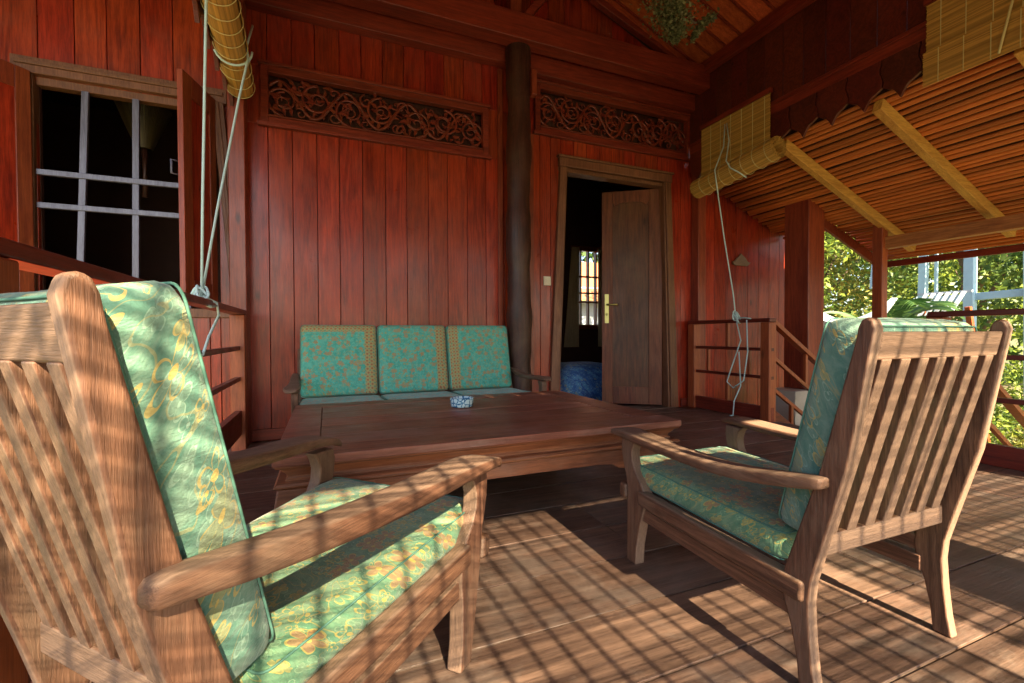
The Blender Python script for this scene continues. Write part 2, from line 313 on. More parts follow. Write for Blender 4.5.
m_dry = leafmat('dried_plant', (0.09, 0.11, 0.05), (0.28, 0.27, 0.13))

# ------------------------------------------------------------------ ground and floor
q = NT('garden_ground'); co = q.coords(); n = q.noise(co, 0.6, 6, 0.7); n2 = q.noise(co, 14, 4, 0.7)
col = q.ramp(n, [(0.35, (0.06, 0.09, 0.025)), (0.5, (0.12, 0.13, 0.05)), (0.62, (0.30, 0.22, 0.13))]); col = q.mix(0.6, col, q.ramp(n2, [(0.3, (0.35, 0.35, 0.35)), (0.7, (1.2, 1.2, 1.1))]), 'MULTIPLY')
q.l(col, q.b.inputs['Base Color']); q.b.inputs['Roughness'].default_value = 0.95; q.bump(n2, 0.6, 0.05); m_ground = q.m
g = MB().add([(-300, -300, -1.1), (300, -300, -1.1), (300, 300, -1.1), (-300, 300, -1.1)], [(0, 1, 2, 3)])
tag(g.build('ground', m_ground), kind='structure')
fl = MB(); ys = [-1.4]; 
seams = [-1.2, -0.98, -0.77, -0.55, -0.33, -0.11, 0.11, 0.345, 0.583, 0.785, 1.02, 1.257, 1.49, 1.74, 1.99, 2.22, 2.46, 2.69, 2.93, 3.17, 3.41, 3.62]
for i in range(len(seams) - 1):
    a, b = seams[i] + 0.0032, seams[i + 1] - 0.0032
    cuts = [-0.62] + sorted(random.sample([0.45, 1.0, 1.62, 2.2, 2.85], 1)) + [3.53]
    for j in range(len(cuts) - 1):
        dz = random.uniform(-0.0015, 0.0)
        fl.box(cuts[j] + 0.001, cuts[j + 1] - 0.001, a, b, -0.035 + dz, dz)
fl.build('floor', m_floor, None, bevel=0.0015)['kind'] = 'structure'
MB().box(-0.62, 3.53, -1.2, 3.62, -0.30, -0.045).build('floor_substructure', m_darkred)['kind'] = 'structure'

# ------------------------------------------------------------------ house
H = thing('wooden_house', 'red varnished timber house with plank walls, carved panels, open doorway and gabled veranda ceiling', 'house', (0, 0, 0))
YW = 3.65
def planks(mb, x0, x1, z0, z1, wd=0.158, y=YW, th=0.03, gap=0.004, start=None):
    xs = [x0]; x = (start if start is not None else x0) + wd
    while x < x1 - 0.04: 
        if x > x0 + 0.03: xs.append(x)
        x += wd * random.uniform(0.94, 1.06)
    xs.append(x1)
    for a, b in zip(xs[:-1], xs[1:]):
        d = random.uniform(0, 0.0015)
        mb.box(a + gap / 2, b - gap / 2, y + d, y + th, z0, z1)
def rooftz(x): return 3.36 + 0.39 * min(3.45 - x, x + 0.53)
def gable(mb, x0, x1, z0, y, wd=0.17):
    x = x0
    while x < x1 - 0.01:
        b = min(x + wd, x1); za, zb = rooftz(x + 0.002), rooftz(b - 0.002)
        mb.add([(x + .002, y, z0), (b - .002, y, z0), (b - .002, y, zb), (x + .002, y, za), (x + .002, y + .03, z0), (b - .002, y + .03, z0), (b - .002, y + .03, zb), (x + .002, y + .03, za)],
               [(0, 1, 2, 3), (7, 6, 5, 4), (0, 4, 5, 1), (1, 5, 6, 2), (2, 6, 7, 3), (3, 7, 4, 0)]); x = b
wl = MB()
planks(wl, -0.54, 1.66, -0.02, 2.245, 0.163)             # centre bay under carving
planks(wl, -0.54, 1.66, 2.655, 3.10, 0.163)
planks(wl, -0.54, -0.42, 2.245, 2.655, 0.3); planks(wl, 1.275, 1.66, 2.245, 2.655, 0.2)
planks(wl, 1.66, 1.97, -0.02, 2.53, 0.105); planks(wl, 3.22, 3.5, -0.02, 2.53, 0.14); planks(wl, 1.97, 3.22, 2.33, 2.53, 0.14)
planks(wl, 1.66, 3.5, 2.95, 3.10, 0.16); planks(wl, 1.66, 1.71, 2.53, 2.95, 0.16); planks(wl, 3.47, 3.5, 2.53, 2.95, 0.16)
gable(wl, -0.53, 3.45, 3.10, YW)
planks(wl, 3.5, 5.3, -1.1, 3.0, 0.163)                   # wall beyond the steps
planks(wl, -4.5, -0.60, 2.30, 4.3, 0.168, start=-4.5)       # left wing: above / beside / below window
planks(wl, -4.5, -1.62, -1.1, 2.30, 0.20); planks(wl, -0.68, -0.54, -1.1, 2.40, 0.2); planks(wl, -1.62, -0.68, -1.1, 0.93, 0.11)
wl.build('wall', m_wall, H, bevel=0.0025)
MB().box(-4.5, -1.62, YW + .032, YW + .06, -1.1, 4.3).box(-1.62, -.68, YW + .032, YW + .06, -1.1, .93).box(-1.62, -.68, YW + .032, YW + .06, 2.3, 4.3).box(-.68, 1.97, YW + .032, YW + .06, -1.1, 2.24).box(-.68, 3.22, YW + .032, YW + .06, 2.96, 3.4)\
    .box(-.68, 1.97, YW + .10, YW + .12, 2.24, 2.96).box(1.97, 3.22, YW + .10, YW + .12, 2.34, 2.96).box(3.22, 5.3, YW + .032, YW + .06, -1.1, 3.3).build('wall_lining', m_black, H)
# interior room
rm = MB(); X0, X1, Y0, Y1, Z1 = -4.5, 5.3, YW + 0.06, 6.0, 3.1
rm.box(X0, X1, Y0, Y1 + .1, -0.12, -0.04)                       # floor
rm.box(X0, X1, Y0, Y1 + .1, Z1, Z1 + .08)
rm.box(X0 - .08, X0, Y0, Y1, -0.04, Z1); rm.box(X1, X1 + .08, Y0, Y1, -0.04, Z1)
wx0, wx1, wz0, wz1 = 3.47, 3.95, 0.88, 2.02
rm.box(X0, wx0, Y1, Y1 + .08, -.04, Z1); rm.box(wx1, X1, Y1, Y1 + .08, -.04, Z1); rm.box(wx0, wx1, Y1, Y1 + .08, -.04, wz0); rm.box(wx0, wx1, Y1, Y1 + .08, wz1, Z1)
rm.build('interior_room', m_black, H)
iw = MB()
for x in (wx0, wx0 + .11, wx0 + .245, wx0 + .38, wx1): iw.box(x - .011, x + .011, Y1 - .02, Y1 + .04, wz0, wz1)
for z in (wz0, 1.23, 1.37, 1.62, wz1): iw.box(wx0, wx1, Y1 - .024, Y1 + .044, z - .011, z + .011)
for a, b in ((wx0 - .06, wx0), (wx1, wx1 + .06)): iw.box(a, b, Y1 - .03, Y1 - .003, wz0 - .06, wz1 + .06)
iw.box(wx0, wx1, Y1 - .03, Y1 - .003, wz1, wz1 + .06); iw.box(wx0, wx1, Y1 - .03, Y1 - .003, wz0 - .06, wz0)
iw.build('rear_window', m_redZ, H)
def curtain(xa, xb, spread):
    mb = MB(); n = 26; zs = [2.05, 1.7, 1.3, 0.9, 0.55]; vs_ = []; fs_ = []
    for j, z in enumerate(zs):
        for i in range(n):
            t = i / (n - 1); vs_.append((xa + (xb - xa) * t - spread * j * (1 - t), 5.93 + 0.018 * math.sin(t * 26), z))
    for j in range(len(zs) - 1):
        for i in range(n - 1): fs_.append((j * n + i, j * n + i + 1, (j + 1) * n + i + 1, (j + 1) * n + i))
    o = mb.add(vs_, fs_, True).build('curtain', m_curtain); s_ = o.modifiers.new('thick', 'SOLIDIFY'); s_.thickness = 0.006
    return o
tag(curtain(3.40, 3.52, 0.035), 'cream curtain gathered at the left of the rear window', 'curtain', 'curtains at the rear window')
tag(curtain(3.86, 3.98, 0.0), 'cream curtain at the right of the rear window beside the door leaf', 'curtain', 'curtains at the rear window')

# carved panels: pierced scrollwork in a moulded frame
m_carv = wood('carved_red_wood', (0.25, 0.042, 0.018), (0.11, 0.015, 0.008), 'X', 30, (.3, .5), .1, .4, coat=.2)
def carved(x0, x1, z0, z1, name, seed):
    fr = MB(); t = 0.05; y = YW
    fr.box(x0 + t, x1 - t, y - .028, y + .03, z0, z0 + t); fr.box(x0 + t, x1 - t, y - .028, y + .03, z1 - t, z1)
    fr.box(x0, x0 + t, y - .028, y + .03, z0, z1); fr.box(x1 - t, x1, y - .028, y + .03, z0, z1)
    fr.box(x0 - .02, x1 + .02, y - .045, y - .005, z0 - .022, z0 + .006); fr.box(x0 + t - .004, x1 - t + .004, y - .036, y - .02, z0 + t, z0 + t + .012); fr.box(x0 - .012, x1 + .012, y - .042, y - .005, z1 - .004, z1 + .02)
    f = fr.build('carved_panel', m_redX, H, bevel=0.004)
    ix0, ix1, iz0, iz1 = x0 + t, x1 - t, z0 + t + .01, z1 - t; zc = (iz0 + iz1) / 2; h = (iz1 - iz0) / 2; sc = MB(); rnd = random.Random(seed)
    def scroll(cx, cz, r, a0, turns, sgn, wd):
        pts = []; N = int(30 * turns)
        for i in range(N + 1):
            k = i / N; rr = r * (1 - 0.86 * k); a = a0 + sgn * turns * 2 * math.pi * k
            pts.append((cx + rr * math.cos(a) * 1.05, y + .012 - 0.006 * math.sin(k * 9), cz + rr * math.sin(a)))
        sc.tube(pts, [wd * (1 - .45 * i / N) for i in range(N + 1)], 6)
        return pts
    def leaf(p, a, L):
        d = Vector((math.cos(a), 0, math.sin(a))); s_ = Vector((-math.sin(a), 0, math.cos(a))); p = Vector(p)
        pts = [p, p + d * L * .3 + s_ * L * .22, p + d * L * .6 + s_ * L * .12, p + d * L + s_ * L * .1, p + d * L * .6 - s_ * L * .14, p + d * L * .3 - s_ * L * .2]
        n = len(pts); sc.add([a_ + Vector((0, -.010, 0)) for a_ in pts] + [a_ + Vector((0, .012, 0)) for a_ in pts], [tuple(range(n)), tuple(range(2 * n - 1, n - 1, -1))] + [(i, (i + 1) % n, n + (i + 1) % n, n + i) for i in range(n)])
    L = ix1 - ix0; n = max(3, round(L / (h * 1.55))); stp = L / n
    half = n / 2
    wave = []
    for i in range(81):
        tt = i / 80; X = ix0 + L * tt; ph = (X - ix0) / stp * math.pi
        wave.append((X, y + .012, zc + h * .78 * math.sin(ph + .6)))
    sc.tube(wave, .013, 6)
    for i in range(n):
        cx = ix0 + stp * (i + .5); up = 1 if i % 2 == 0 else -1; mir = 1 if i < half else -1
        pts = scroll(cx - .02 * mir, zc - up * h * .12, h * .74, -up * math.pi / 2 + (0 if mir > 0 else math.pi * 0), 1.6, -up * mir, .0115)
        scroll(cx - .02 * mir, zc - up * h * .12, h * .42, rnd.uniform(0, 6), 1.3, up, .008)
        scroll(cx + stp * .42 * mir, zc + up * h * .55, h * .34, rnd.uniform(0, 6), 1.2, up, .009)
        scroll(cx + stp * .40 * mir, zc - up * h * .62, h * .28, rnd.uniform(0, 6), 1.1, -up, .008)
        for j in range(2, len(pts) - 5, 4):
            p = pts[j]; a = math.atan2(p[2] - zc + up * h * .12, p[0] - cx) + rnd.uniform(-.7, .7)
            leaf(p, a, rnd.uniform(.045, .075))
        leaf(pts[-1], rnd.uniform(0, 6), .04)
        for j in range(7): leaf((cx + rnd.uniform(-.5, .5) * stp, y + .012, zc + rnd.uniform(-.85, .85) * h), rnd.uniform(0, 6), rnd.uniform(.045, .07))
    sc.v = [(p[0], (y + .012) + (p[1] - y - .012) * .65, p[2]) for p in sc.v]
    sc.build('scrollwork', m_carv, f)
    MB().box(ix0 + .0, ix1, y + .05, y + .055, iz0 - .01, iz1).build('backing', m_log, f)
carved(-0.42, 1.275, 2.245, 2.655, 'a', 3)
carved(1.71, 3.47, 2.53, 2.965, 'b', 8)

# beams, posts
MB().box(-0.53, 1.47, 3.55, 3.648, 3.02, 3.17).build('header_beam', m_redX, H, bevel=.006)
MB().box(1.62, 3.47, 3.55, 3.648, 2.99, 3.15).build('header_beam', m_redX, H, bevel=.006)
MB().box(-0.6, 3.52, 3.36, 3.50, 3.12, 3.33).build('tie_beam', m_redX, H, bevel=.008)
MB().beam((1.44, 3.42, 3.22), (1.95, 3.42, 3.88), .06, .10, (0, 1, 0)).build('brace', m_redX, H, bevel=.005)
MB().beam((3.62, 3.56, 3.34), (1.55, 3.56, 4.07), .06, .12).beam((-.7, 3.56, 3.34), (1.37, 3.56, 4.07), .06, .12).build('gable_rafter', m_redX, H, bevel=.005)
MB().beam((1.46, 3.50, 3.33), (1.46, 3.50, 4.08), .10, .10, (0, 1, 0)).build('king_post', m_redZ, H, bevel=.005)
pts = [(1.495 + .006 * math.sin(z * 3), 3.50 + .005 * math.cos(z * 2.1), z) for z in [i * .1 for i in range(0, 34)]]
MB().tube(pts, [.100 + .007 * math.sin(i * .9) + .005 * math.sin(i * 2.3) for i in range(34)], 20).build('log_post', m_log, H)
MB().box(1.575, 1.625, 3.40, 3.47, 2.72, 2.93).build('beam_tenon', m_redZ, H, bevel=.01)
MB().box(3.50, 3.60, 3.55, 3.645, -.02, 3.12).build('corner_post', m_redZ, H, bevel=.006)
cp = MB().box(4.28, 4.51, 2.95, 3.20, 0.20, 2.06).build('column', m_redZ, H, bevel=.008)
MB().box(4.08, 4.47, 2.93, 3.22, -1.1, 0.197).build('column_base', m_concrete, H, bevel=.01)
for a_, b_ in ((-.50, 1.36), (1.63, 1.82), (3.36, 3.5)): MB().box(a_, b_, YW - .018, YW - .002, 0.0, .08).build('skirting', m_redX, H, bevel=.004)
# red verticals beside the log post
MB().box(1.36, 1.40, YW - .03, YW - .002, .09, 3.0).box(1.64, 1.69, YW - .03, YW - .002, .09, 2.5).build('batten', m_redZ, H, bevel=.003)

# door frame (tapered) and leaf
df = MB()
def quadbar(mb, xa, xb, za, xc, xd, zb, y0, y1):
    """bar between bottom span (xa,xb)@za and top span (xc,xd)@zb"""
    mb.add([(xa, y0, za), (xb, y0, za), (xd, y0, zb), (xc, y0, zb), (xa, y1, za), (xb, y1, za), (xd, y1, zb), (xc, y1, zb)], [(0, 1, 2, 3), (7, 6, 5, 4), (0, 4, 5, 1), (1, 5, 6, 2), (2, 6, 7, 3), (3, 7, 4, 0)])
quadbar(df, 1.835, 1.915, 0, 1.955, 2.02, 2.26, YW - .035, YW + .06); quadbar(df, 3.215, 3.31, 0, 3.14, 3.21, 2.26, YW - .035, YW + .06)
quadbar(df, 1.915, 1.94, 0, 2.02, 2.035, 2.26, YW - .02, YW + .08); quadbar(df, 3.19, 3.215, 0, 3.125, 3.14, 2.26, YW - .02, YW + .08)
df.box(1.945, 3.22, YW - .037, YW + .06, 2.262, 2.34); df.box(1.94, 3.20, YW + .0, YW + .1, 2.225, 2.262); df.box(1.93, 3.235, YW - .05, YW + .02, 2.34, 2.362)
dfo = df.build('door_frame', m_trim, H, bevel=.006)
MB().box(1.9, 3.25, YW - .05, YW + .2, -.034, .006).build('threshold', m_floor, dfo, bevel=.003)
a = math.atan2(4.02 - 3.69, 2.68 - 3.15); Ld = 0.60
Md = Matrix.Translation((3.165, 3.70, 0)) @ Matrix.Rotation(a, 4, 'Z')
m_dpanel = wood('dark_door_panel', (0.15, 0.045, 0.018), (0.05, 0.014, 0.007), 'Z', 24, (.3, .5), .1, .3, wear=(.13, .07, .03), wear_amt=.4)
dl = MB(); dl.box(0, .13, -.02, .02, .02, 2.22).box(Ld - .11, Ld, -.02, .02, .02, 2.22).box(.13, Ld - .11, -.02, .02, .02, .20)
top = [(.13, 2.22), (.13, 2.10)] + [(.13 + (Ld - .24) * t, 2.05 - .0 + .055 * math.sin(t * math.pi) ** .6 * (1 if .15 < t < .85 else .4)) for t in [i / 12 for i in range(1, 12)]] + [(Ld - .11, 2.10), (Ld - .11, 2.22)]
dl.prism(top, -.021, .021, lambda p, q_, c: (p, c, q_))
door = dl.build('door', m_door, H, bevel=.004, M=Md)
MB().box(.125, Ld - .105, -.010, .010, .19, 2.13).build('door_panel', m_dpanel, door, bevel=.006)
hd = MB().box(Ld - .070, Ld - .030, .021, .027, .86, 1.16); hd.tube([(Ld - .05, .024, 1.05), (Ld - .05, .055, 1.05), (Ld - .16, .060, 1.05)], .009, 8); hd.tube([(Ld - .05, .026, .95), (Ld - .05, .034, .95)], .012, 10)
hd.build('handle', m_brass, door)

# window in left wing: frame, grille, shutters, trim
wf = MB(); wf.box(-1.72, -.62, YW - .04, YW + .02, 2.325, 2.42); wf.box(-1.70, -.64, YW - .055, YW - .02, 2.37, 2.395); wf.box(-1.62, -.68, YW - .0, YW + .06, 2.275, 2.325)
quadbar(wf, -.60, -.53, .90, -.71, -.64, 2.325, YW - .045, YW + .01); quadbar(wf, -.575, -.555, .90, -.685, -.665, 2.325, YW - .058, YW - .04)
quadbar(wf, -1.70, -1.63, .90, -1.69, -1.62, 2.325, YW - .03, YW + .05); wf.box(-1.72, -.60, YW - .03, YW + .05, .87, .93)
win = wf.build('window', m_trim, H, bevel=.004)
gr = MB()
for b, t in ((-1.435, -1.385), (-1.150, -1.13), (-.865, -.885)): quadbar(gr, b - .018, b + .018, .93, t - .018, t + .018, 2.275, YW - .012, YW + .012)
for z in (1.745, 1.545): gr.box(-1.62, -.70, YW - .022, YW + .004, z - .017, z + .017)
gr.build('grille', m_grille, win, bevel=.003)
def shutter(hx, fx, fy, z0, z1):
    a = math.atan2(fy - 3.62, fx - hx); L = math.hypot(fx - hx, fy - 3.62); M = Matrix.Translation((hx, 3.612, 0)) @ Matrix.Rotation(a, 4, 'Z')
    mb = MB().box(0, .07, -.017, .017, z0, z1).box(L - .09, L, -.017, .017, z0, z1).box(.07, L - .09, -.017, .017, z0, z0 + .13).box(.07, L - .09, -.017, .017, z1 - .13, z1)
    o = mb.build('shutter', m_redZ, win, bevel=.004, M=M)
    MB().box(.065, L - .085, -.008, .008, z0 + .12, z1 - .12).build('shutter_panel', m_wall, o, M=Matrix.Identity(4))
    return o
s1 = shutter(-.70, -.80, 3.27, .96, 2.34); MB().tube([(.33, -.03, 1.72), (.36, -.055, 1.72), (.36, -.055, 1.80), (.33, -.03, 1.80)], .006, 6).build('hook', m_grille, s1)
shutter(-1.635, -1.90, 3.32, .96, 2.33)

# ceiling (gable, boards running down the slope), battens, roof skin
ce = MB(); y = 3.62
while y > -1.9:
    b = max(y - .165, -1.9); d = random.uniform(0, .004)
    for sgn in (1, -1):
        xe = 3.62 if sgn > 0 else -.70; xr = 1.46; ze = rooftz(3.45) - .39 * .17; zr = rooftz(1.46)
        ce.add([(xe, b + .003, ze + d), (xr, b + .003, zr + d), (xr, y - .003, zr + d), (xe, y - .003, ze + d), (xe, b + .003, ze + .02), (xr, b + .003, zr + .02), (xr, y - .003, zr + .02), (xe, y - .003, ze + .02)], [(0, 1, 2, 3), (7, 6, 5, 4), (0, 4, 5, 1), (1, 5, 6, 2), (2, 6, 7, 3), (3, 7, 4, 0)])
    y = b
ce.build('ceiling', m_ceil, H, bevel=.003)
bt = MB(); y = 3.455
while y > -1.8:
    bt.beam((3.46, y, rooftz(3.46) - .008), (1.47, y, rooftz(1.47) - .008), .018, .016); y -= .165
bt.build('ceiling_batten', m_redX, H)
rs = MB()
for xe, xr in ((3.85, 1.46), (-.93, 1.46)):
    ze = rooftz(3.45) - .39 * .40 + .03; zr = rooftz(1.46) + .03
    rs.add([(xe, -2.0, ze), (xr, -2.0, zr), (xr, 6.2, zr), (xe, 6.2, ze), (xe, -2.0, ze + .06), (xr, -2.0, zr + .06), (xr, 6.2, zr + .06), (xe, 6.2, ze + .06)], [(0, 1, 2, 3), (7, 6, 5, 4), (0, 4, 5, 1), (1, 5, 6, 2), (2, 6, 7, 3), (3, 7, 4, 0)])
rs.add([(-5, .4, 3.0), (-.60, .4, 3.0), (-.60, 3.7, 3.55), (-5, 3.7, 3.55), (-5, .4, 3.06), (-.60, .4, 3.06), (-.60, 3.7, 3.61), (-5, 3.7, 3.61)], [(0, 1, 2, 3), (7, 6, 5, 4), (0, 4, 5, 1), (1, 5, 6, 2), (2, 6, 7, 3), (3, 7, 4, 0)])  # unseen slab added to keep the sun off the left wing wall
rs.box(-5, -.9, 3.5, 6.2, 4.3, 4.36).box(3.9, 5.6, 3.55, 6.2, 3.0, 3.06)
rs.build('roof', m_thatch, H)
# side walls above the openings, front gable
def side(X, y0, y1, nm, left=False):
    mb = MB(); y = y1
    while y > y0: b = max(y - .17, y0); mb.box(X, X + .03, b + .002, y - .002, 2.64, 3.36); y = b
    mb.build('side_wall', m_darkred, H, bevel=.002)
    MB().box(X - .07, X + .0 - .003, y0, y1 - .02, 3.26, 3.37).box(X - .028, X - .003, y0, y1 - .02, 2.635, 2.665).build('side_beam', m_redY, H, bevel=.005)
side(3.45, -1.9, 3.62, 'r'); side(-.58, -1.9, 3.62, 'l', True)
# fretted valances along both eaves
def valance(X, y0, y1):
    mb = MB(); p = 0.215; y = y1
    MB().box(X - .012, X + .012, y0, y1, 2.56, 2.632).build('valance_rail', m_redY, H)
    while y > y0 + .02:
        # a leaf shaped drop with a pierced neck
        sx = [(0, 0), (.0, -.06), (.03, -.09), (.05, -.12), (.0, -.15), (-.045, -.185), (-.02, -.225)]
        R_ = [(-.004 + a_ * p, b_) for a_, b_ in sx]; L_ = [(-p + .004 + a_ * p, b_) for a_, b_ in sx]
        pr = R_ + [(-.14 * p, -.245), (-.30 * p, -.262), (-.42 * p, -.30), (-.50 * p, -.335), (-.58 * p, -.30), (-.70 * p, -.262), (-.86 * p, -.245)] + L_[::-1]
        mb.prism(pr, X - .011, X + .011, lambda a_, b_, c_, y=y: (c_, y + a_, 2.60 + b_)); y -= p
    mb.build('fretted_valance', m_darkred, H, bevel=.003)
valance(3.44, -1.9, 3.60); valance(-.57, -1.9, 3.60)
MB().box(3.464, 3.479, -1.9, 3.55, 2.395, 2.633).build('slit_backing', m_beamlean, H, bevel=.003)  # added to block the sky so the valance slits glow orange
gb = MB(); gable(gb, -.62, 3.54, 2.46, -1.28)
gb.build('front_gable', m_wall, H)
gb = MB(); gable(gb, -.62, 3.54, 2.46, -1.32, 4.16); gb.build('front_gable_light_stop', m_darkred, H)  # unseen backing added to stop sun leaking between the gable boards
MB().box(-.66, 3.58, -1.34, -1.22, 2.395, 2.46).build('front_beam', m_redX, H, bevel=.006)
# wide unseen upright added to shade a strip of floor, and corner posts
for (a_, b_) in ((1.80, 2.19), (-.60, -.50), (3.44, 3.54)):
    MB().box(a_, b_, -1.20, -1.08, -1.1, 2.30).build('unseen_front_upright', m_redZ, H, bevel=.006)
MB().box(-.60, -.50, 3.50, 3.64, -1.1, 3.1).build('corner_post', m_redZ, H, bevel=.006)

# ------------------------------------------------------------------ lean-to roof on the right
LT = thing('lean_to_roof', 'rustic lean-to roof of close orange rods on pale rafters beside the veranda', 'roof', (0, 0, 0))
def lz(x): return 2.31 - .395 * (x - 3.45)
for y in (2.62, 1.93, 1.24, .55, -.14, -.83): MB().beam((3.482, y, lz(3.482)), (5.30, y, lz(5.30)), .056, .085).build('rafter', m_rafter, LT, bevel=.004)
rd = MB(); x = 3.50; rr = random.Random(4)
while x < 5.56:
    z = lz(x) + .045 + .016 + rr.uniform(-.004, .004); r = rr.uniform(.015, .020); pts = []
    ph = rr.uniform(0, 6); y = (3.02 if x > 4.86 else 3.60) + rr.uniform(-.04, .02)
    while y > -2.4: pts.append((x + .006 * math.sin(y * 2 + ph), y, z + .004 * math.sin(y * 3.1 + ph))); y -= .5
    rd.tube(pts, r, 7); x += r * 2 + rr.uniform(.012, .022)
tag(rd.build('roof_rods', m_rods, LT))
sk = MB(); [sk.add([(xa, -2.5, lz(xa) + .14), (xb, -2.5, lz(xb) + .14), (xb, yb, lz(xb) + .14), (xa, yb, lz(xa) + .14), (xa, -2.5, lz(xa) + .19), (xb, -2.5, lz(xb) + .19), (xb, yb, lz(xb) + .19), (xa, yb, lz(xa) + .19)], [(0, 1, 2, 3), (7, 6, 5, 4), (0, 4, 5, 1), (1, 5, 6, 2), (2, 6, 7, 3), (3, 7, 4, 0)]) for xa, xb, yb in ((3.482, 4.90, 3.64), (4.902, 5.62, 3.1))]
sk.build('roof_covering', m_thatch, LT)
MB().box(4.84, 4.93, -1.5, 2.72, 1.535, 1.645).build('eave_beam', m_beamlean, LT, bevel=.005)
MB().beam((4.52, 3.04, lz(4.52) + .01), (5.58, 3.04, lz(5.58) + .01), .03, .10).box(5.555, 5.58, -1.6, 3.02, lz(5.57) - .025, lz(5.57) + .04).build('verge_board', m_redY, LT, bevel=.003)
for y in (2.65, -.6): MB().box(4.80, 4.885, y - .04, y + .045, -1.1, 1.77 if y > 2 else 1.53).build('post', m_railpost, LT, bevel=.005)

# ------------------------------------------------------------------ railings
def railing(name, label, X, y0, y1, posts, top=.865, rails=(.61, .37), skirt=(.0, .12), spind=True, group='railings round the veranda'):
    t = thing(name, label, 'railing', (X, y0, 0), 0, group)
    MB().box(-.038, .038, 0, y1 - y0, top - .022, top + .012).build('handrail', m_darkred_y, t, bevel=.006)
    mb = MB()
    for z in rails: mb.box(-.016, .016, 0, y1 - y0, z - .014, z + .014)
    mb.build('middle_rail', m_darkred_y, t, bevel=.003)
    MB().box(-.02, .02, 0, y1 - y0, *skirt).build('bottom_board', m_redY, t, bevel=.004)
    for p in posts: MB().box(-.043, .043, p - y0 - .043, p - y0 + .043, -.03, top - .023).build('post', m_railpost, t, bevel=.006)
    lv = [skirt[1]] + sorted(rails) + [top - .022]; L = y1 - y0; n = max(1, round(L / .85)); sp = L / n; mb = MB()
    for k in range(n if spind else 0):
        for i in range(len(lv) - 1):
            fr = (.5,) if i % 2 == (len(lv) % 2) else (.25, .75)
            for f_ in fr: yy = (k + f_) * sp; mb = MB().box(-.013, .013, yy - .014, yy + .014, lv[i] + (.014 if i else 0), lv[i + 1] - (.014 if i < len(lv) - 2 else 0)); mb.build('spindle', m_railpost, t, bevel=.003)
    return t
m_darkred_y = wood('dark_rail_wood', (0.17, 0.026, 0.012), (0.08, 0.012, 0.006), 'Y', 26, (0.3, 0.5), .1, .2, coat=.2, knots=False)
railing('railing', 'short dark red railing section tied with blue cord beside the open door', 3.47, 2.69, 3.62, (2.735, 3.575))
railing('railing', 'dark railing at the far right edge behind the right armchair', 3.47, -1.1, 1.62, (1.577, .25, -1.05))
t = railing('railing', 'long reddish railing on the left below the barred window', -.54, -1.1, 3.50, (3.42, 1.02, -.2, -1.05), top=.905, rails=(.665, .465), skirt=(.10, .26), spind=False)

# stairs down to the right
ST = thing('staircase', 'red timber steps with sloping rails going down beside the plank wall', 'stairs', (3.55, 2.2, 0))
for i in range(6): MB().box(.02 + .27 * i, .32 + .27 * i, -.55, .50, -.18 * (i + 1) - .035, -.18 * (i + 1)).build('step', m_floor, ST, bevel=.004)
for yy in (.53, -.58):
    mb = MB(); 
    mb.beam((-.06, yy, .0), (1.60, yy, -1.08), .035, .20).build('stringer', m_redX, ST, bevel=.004)
    mb = MB(); mb.beam((-.06, yy, .86), (1.58, yy, -.19), .06, .035); mb.beam((-.06, yy, .56), (1.58, yy, -.49), .03, .03); mb.beam((-.06, yy, .29), (1.58, yy, -.76), .03, .03); mb.build('sloping_rail', m_railpost, ST, bevel=.003)
    for xx, za, zb in ((.38, .29, .57), (.20, .0, .12), (.62, -.2, .10), (.56, .45 - .0, .17), (.95, .2, -.1), (1.2, -.2, -.5)):
        sl = -.64 * (xx + .06); MB().box(xx - .014, xx + .014, yy - .013, yy + .013, (sl + .29 if xx in (.20, .62) else sl + .56) - (.27 if xx not in (.20, .62) else .25) + (.27 if xx in (.38, .56, 1.2) else 0), (sl + .29 if xx in (.20, .62) else sl + .56) + (.28 if xx in (.38, .56, 1.2) else 0)).build('spindle', m_railpost, ST)
    MB().box(1.56, 1.65, yy - .045, yy + .045, -1.1, -.12).build('newel_post', m_railpost, ST, bevel=.005)

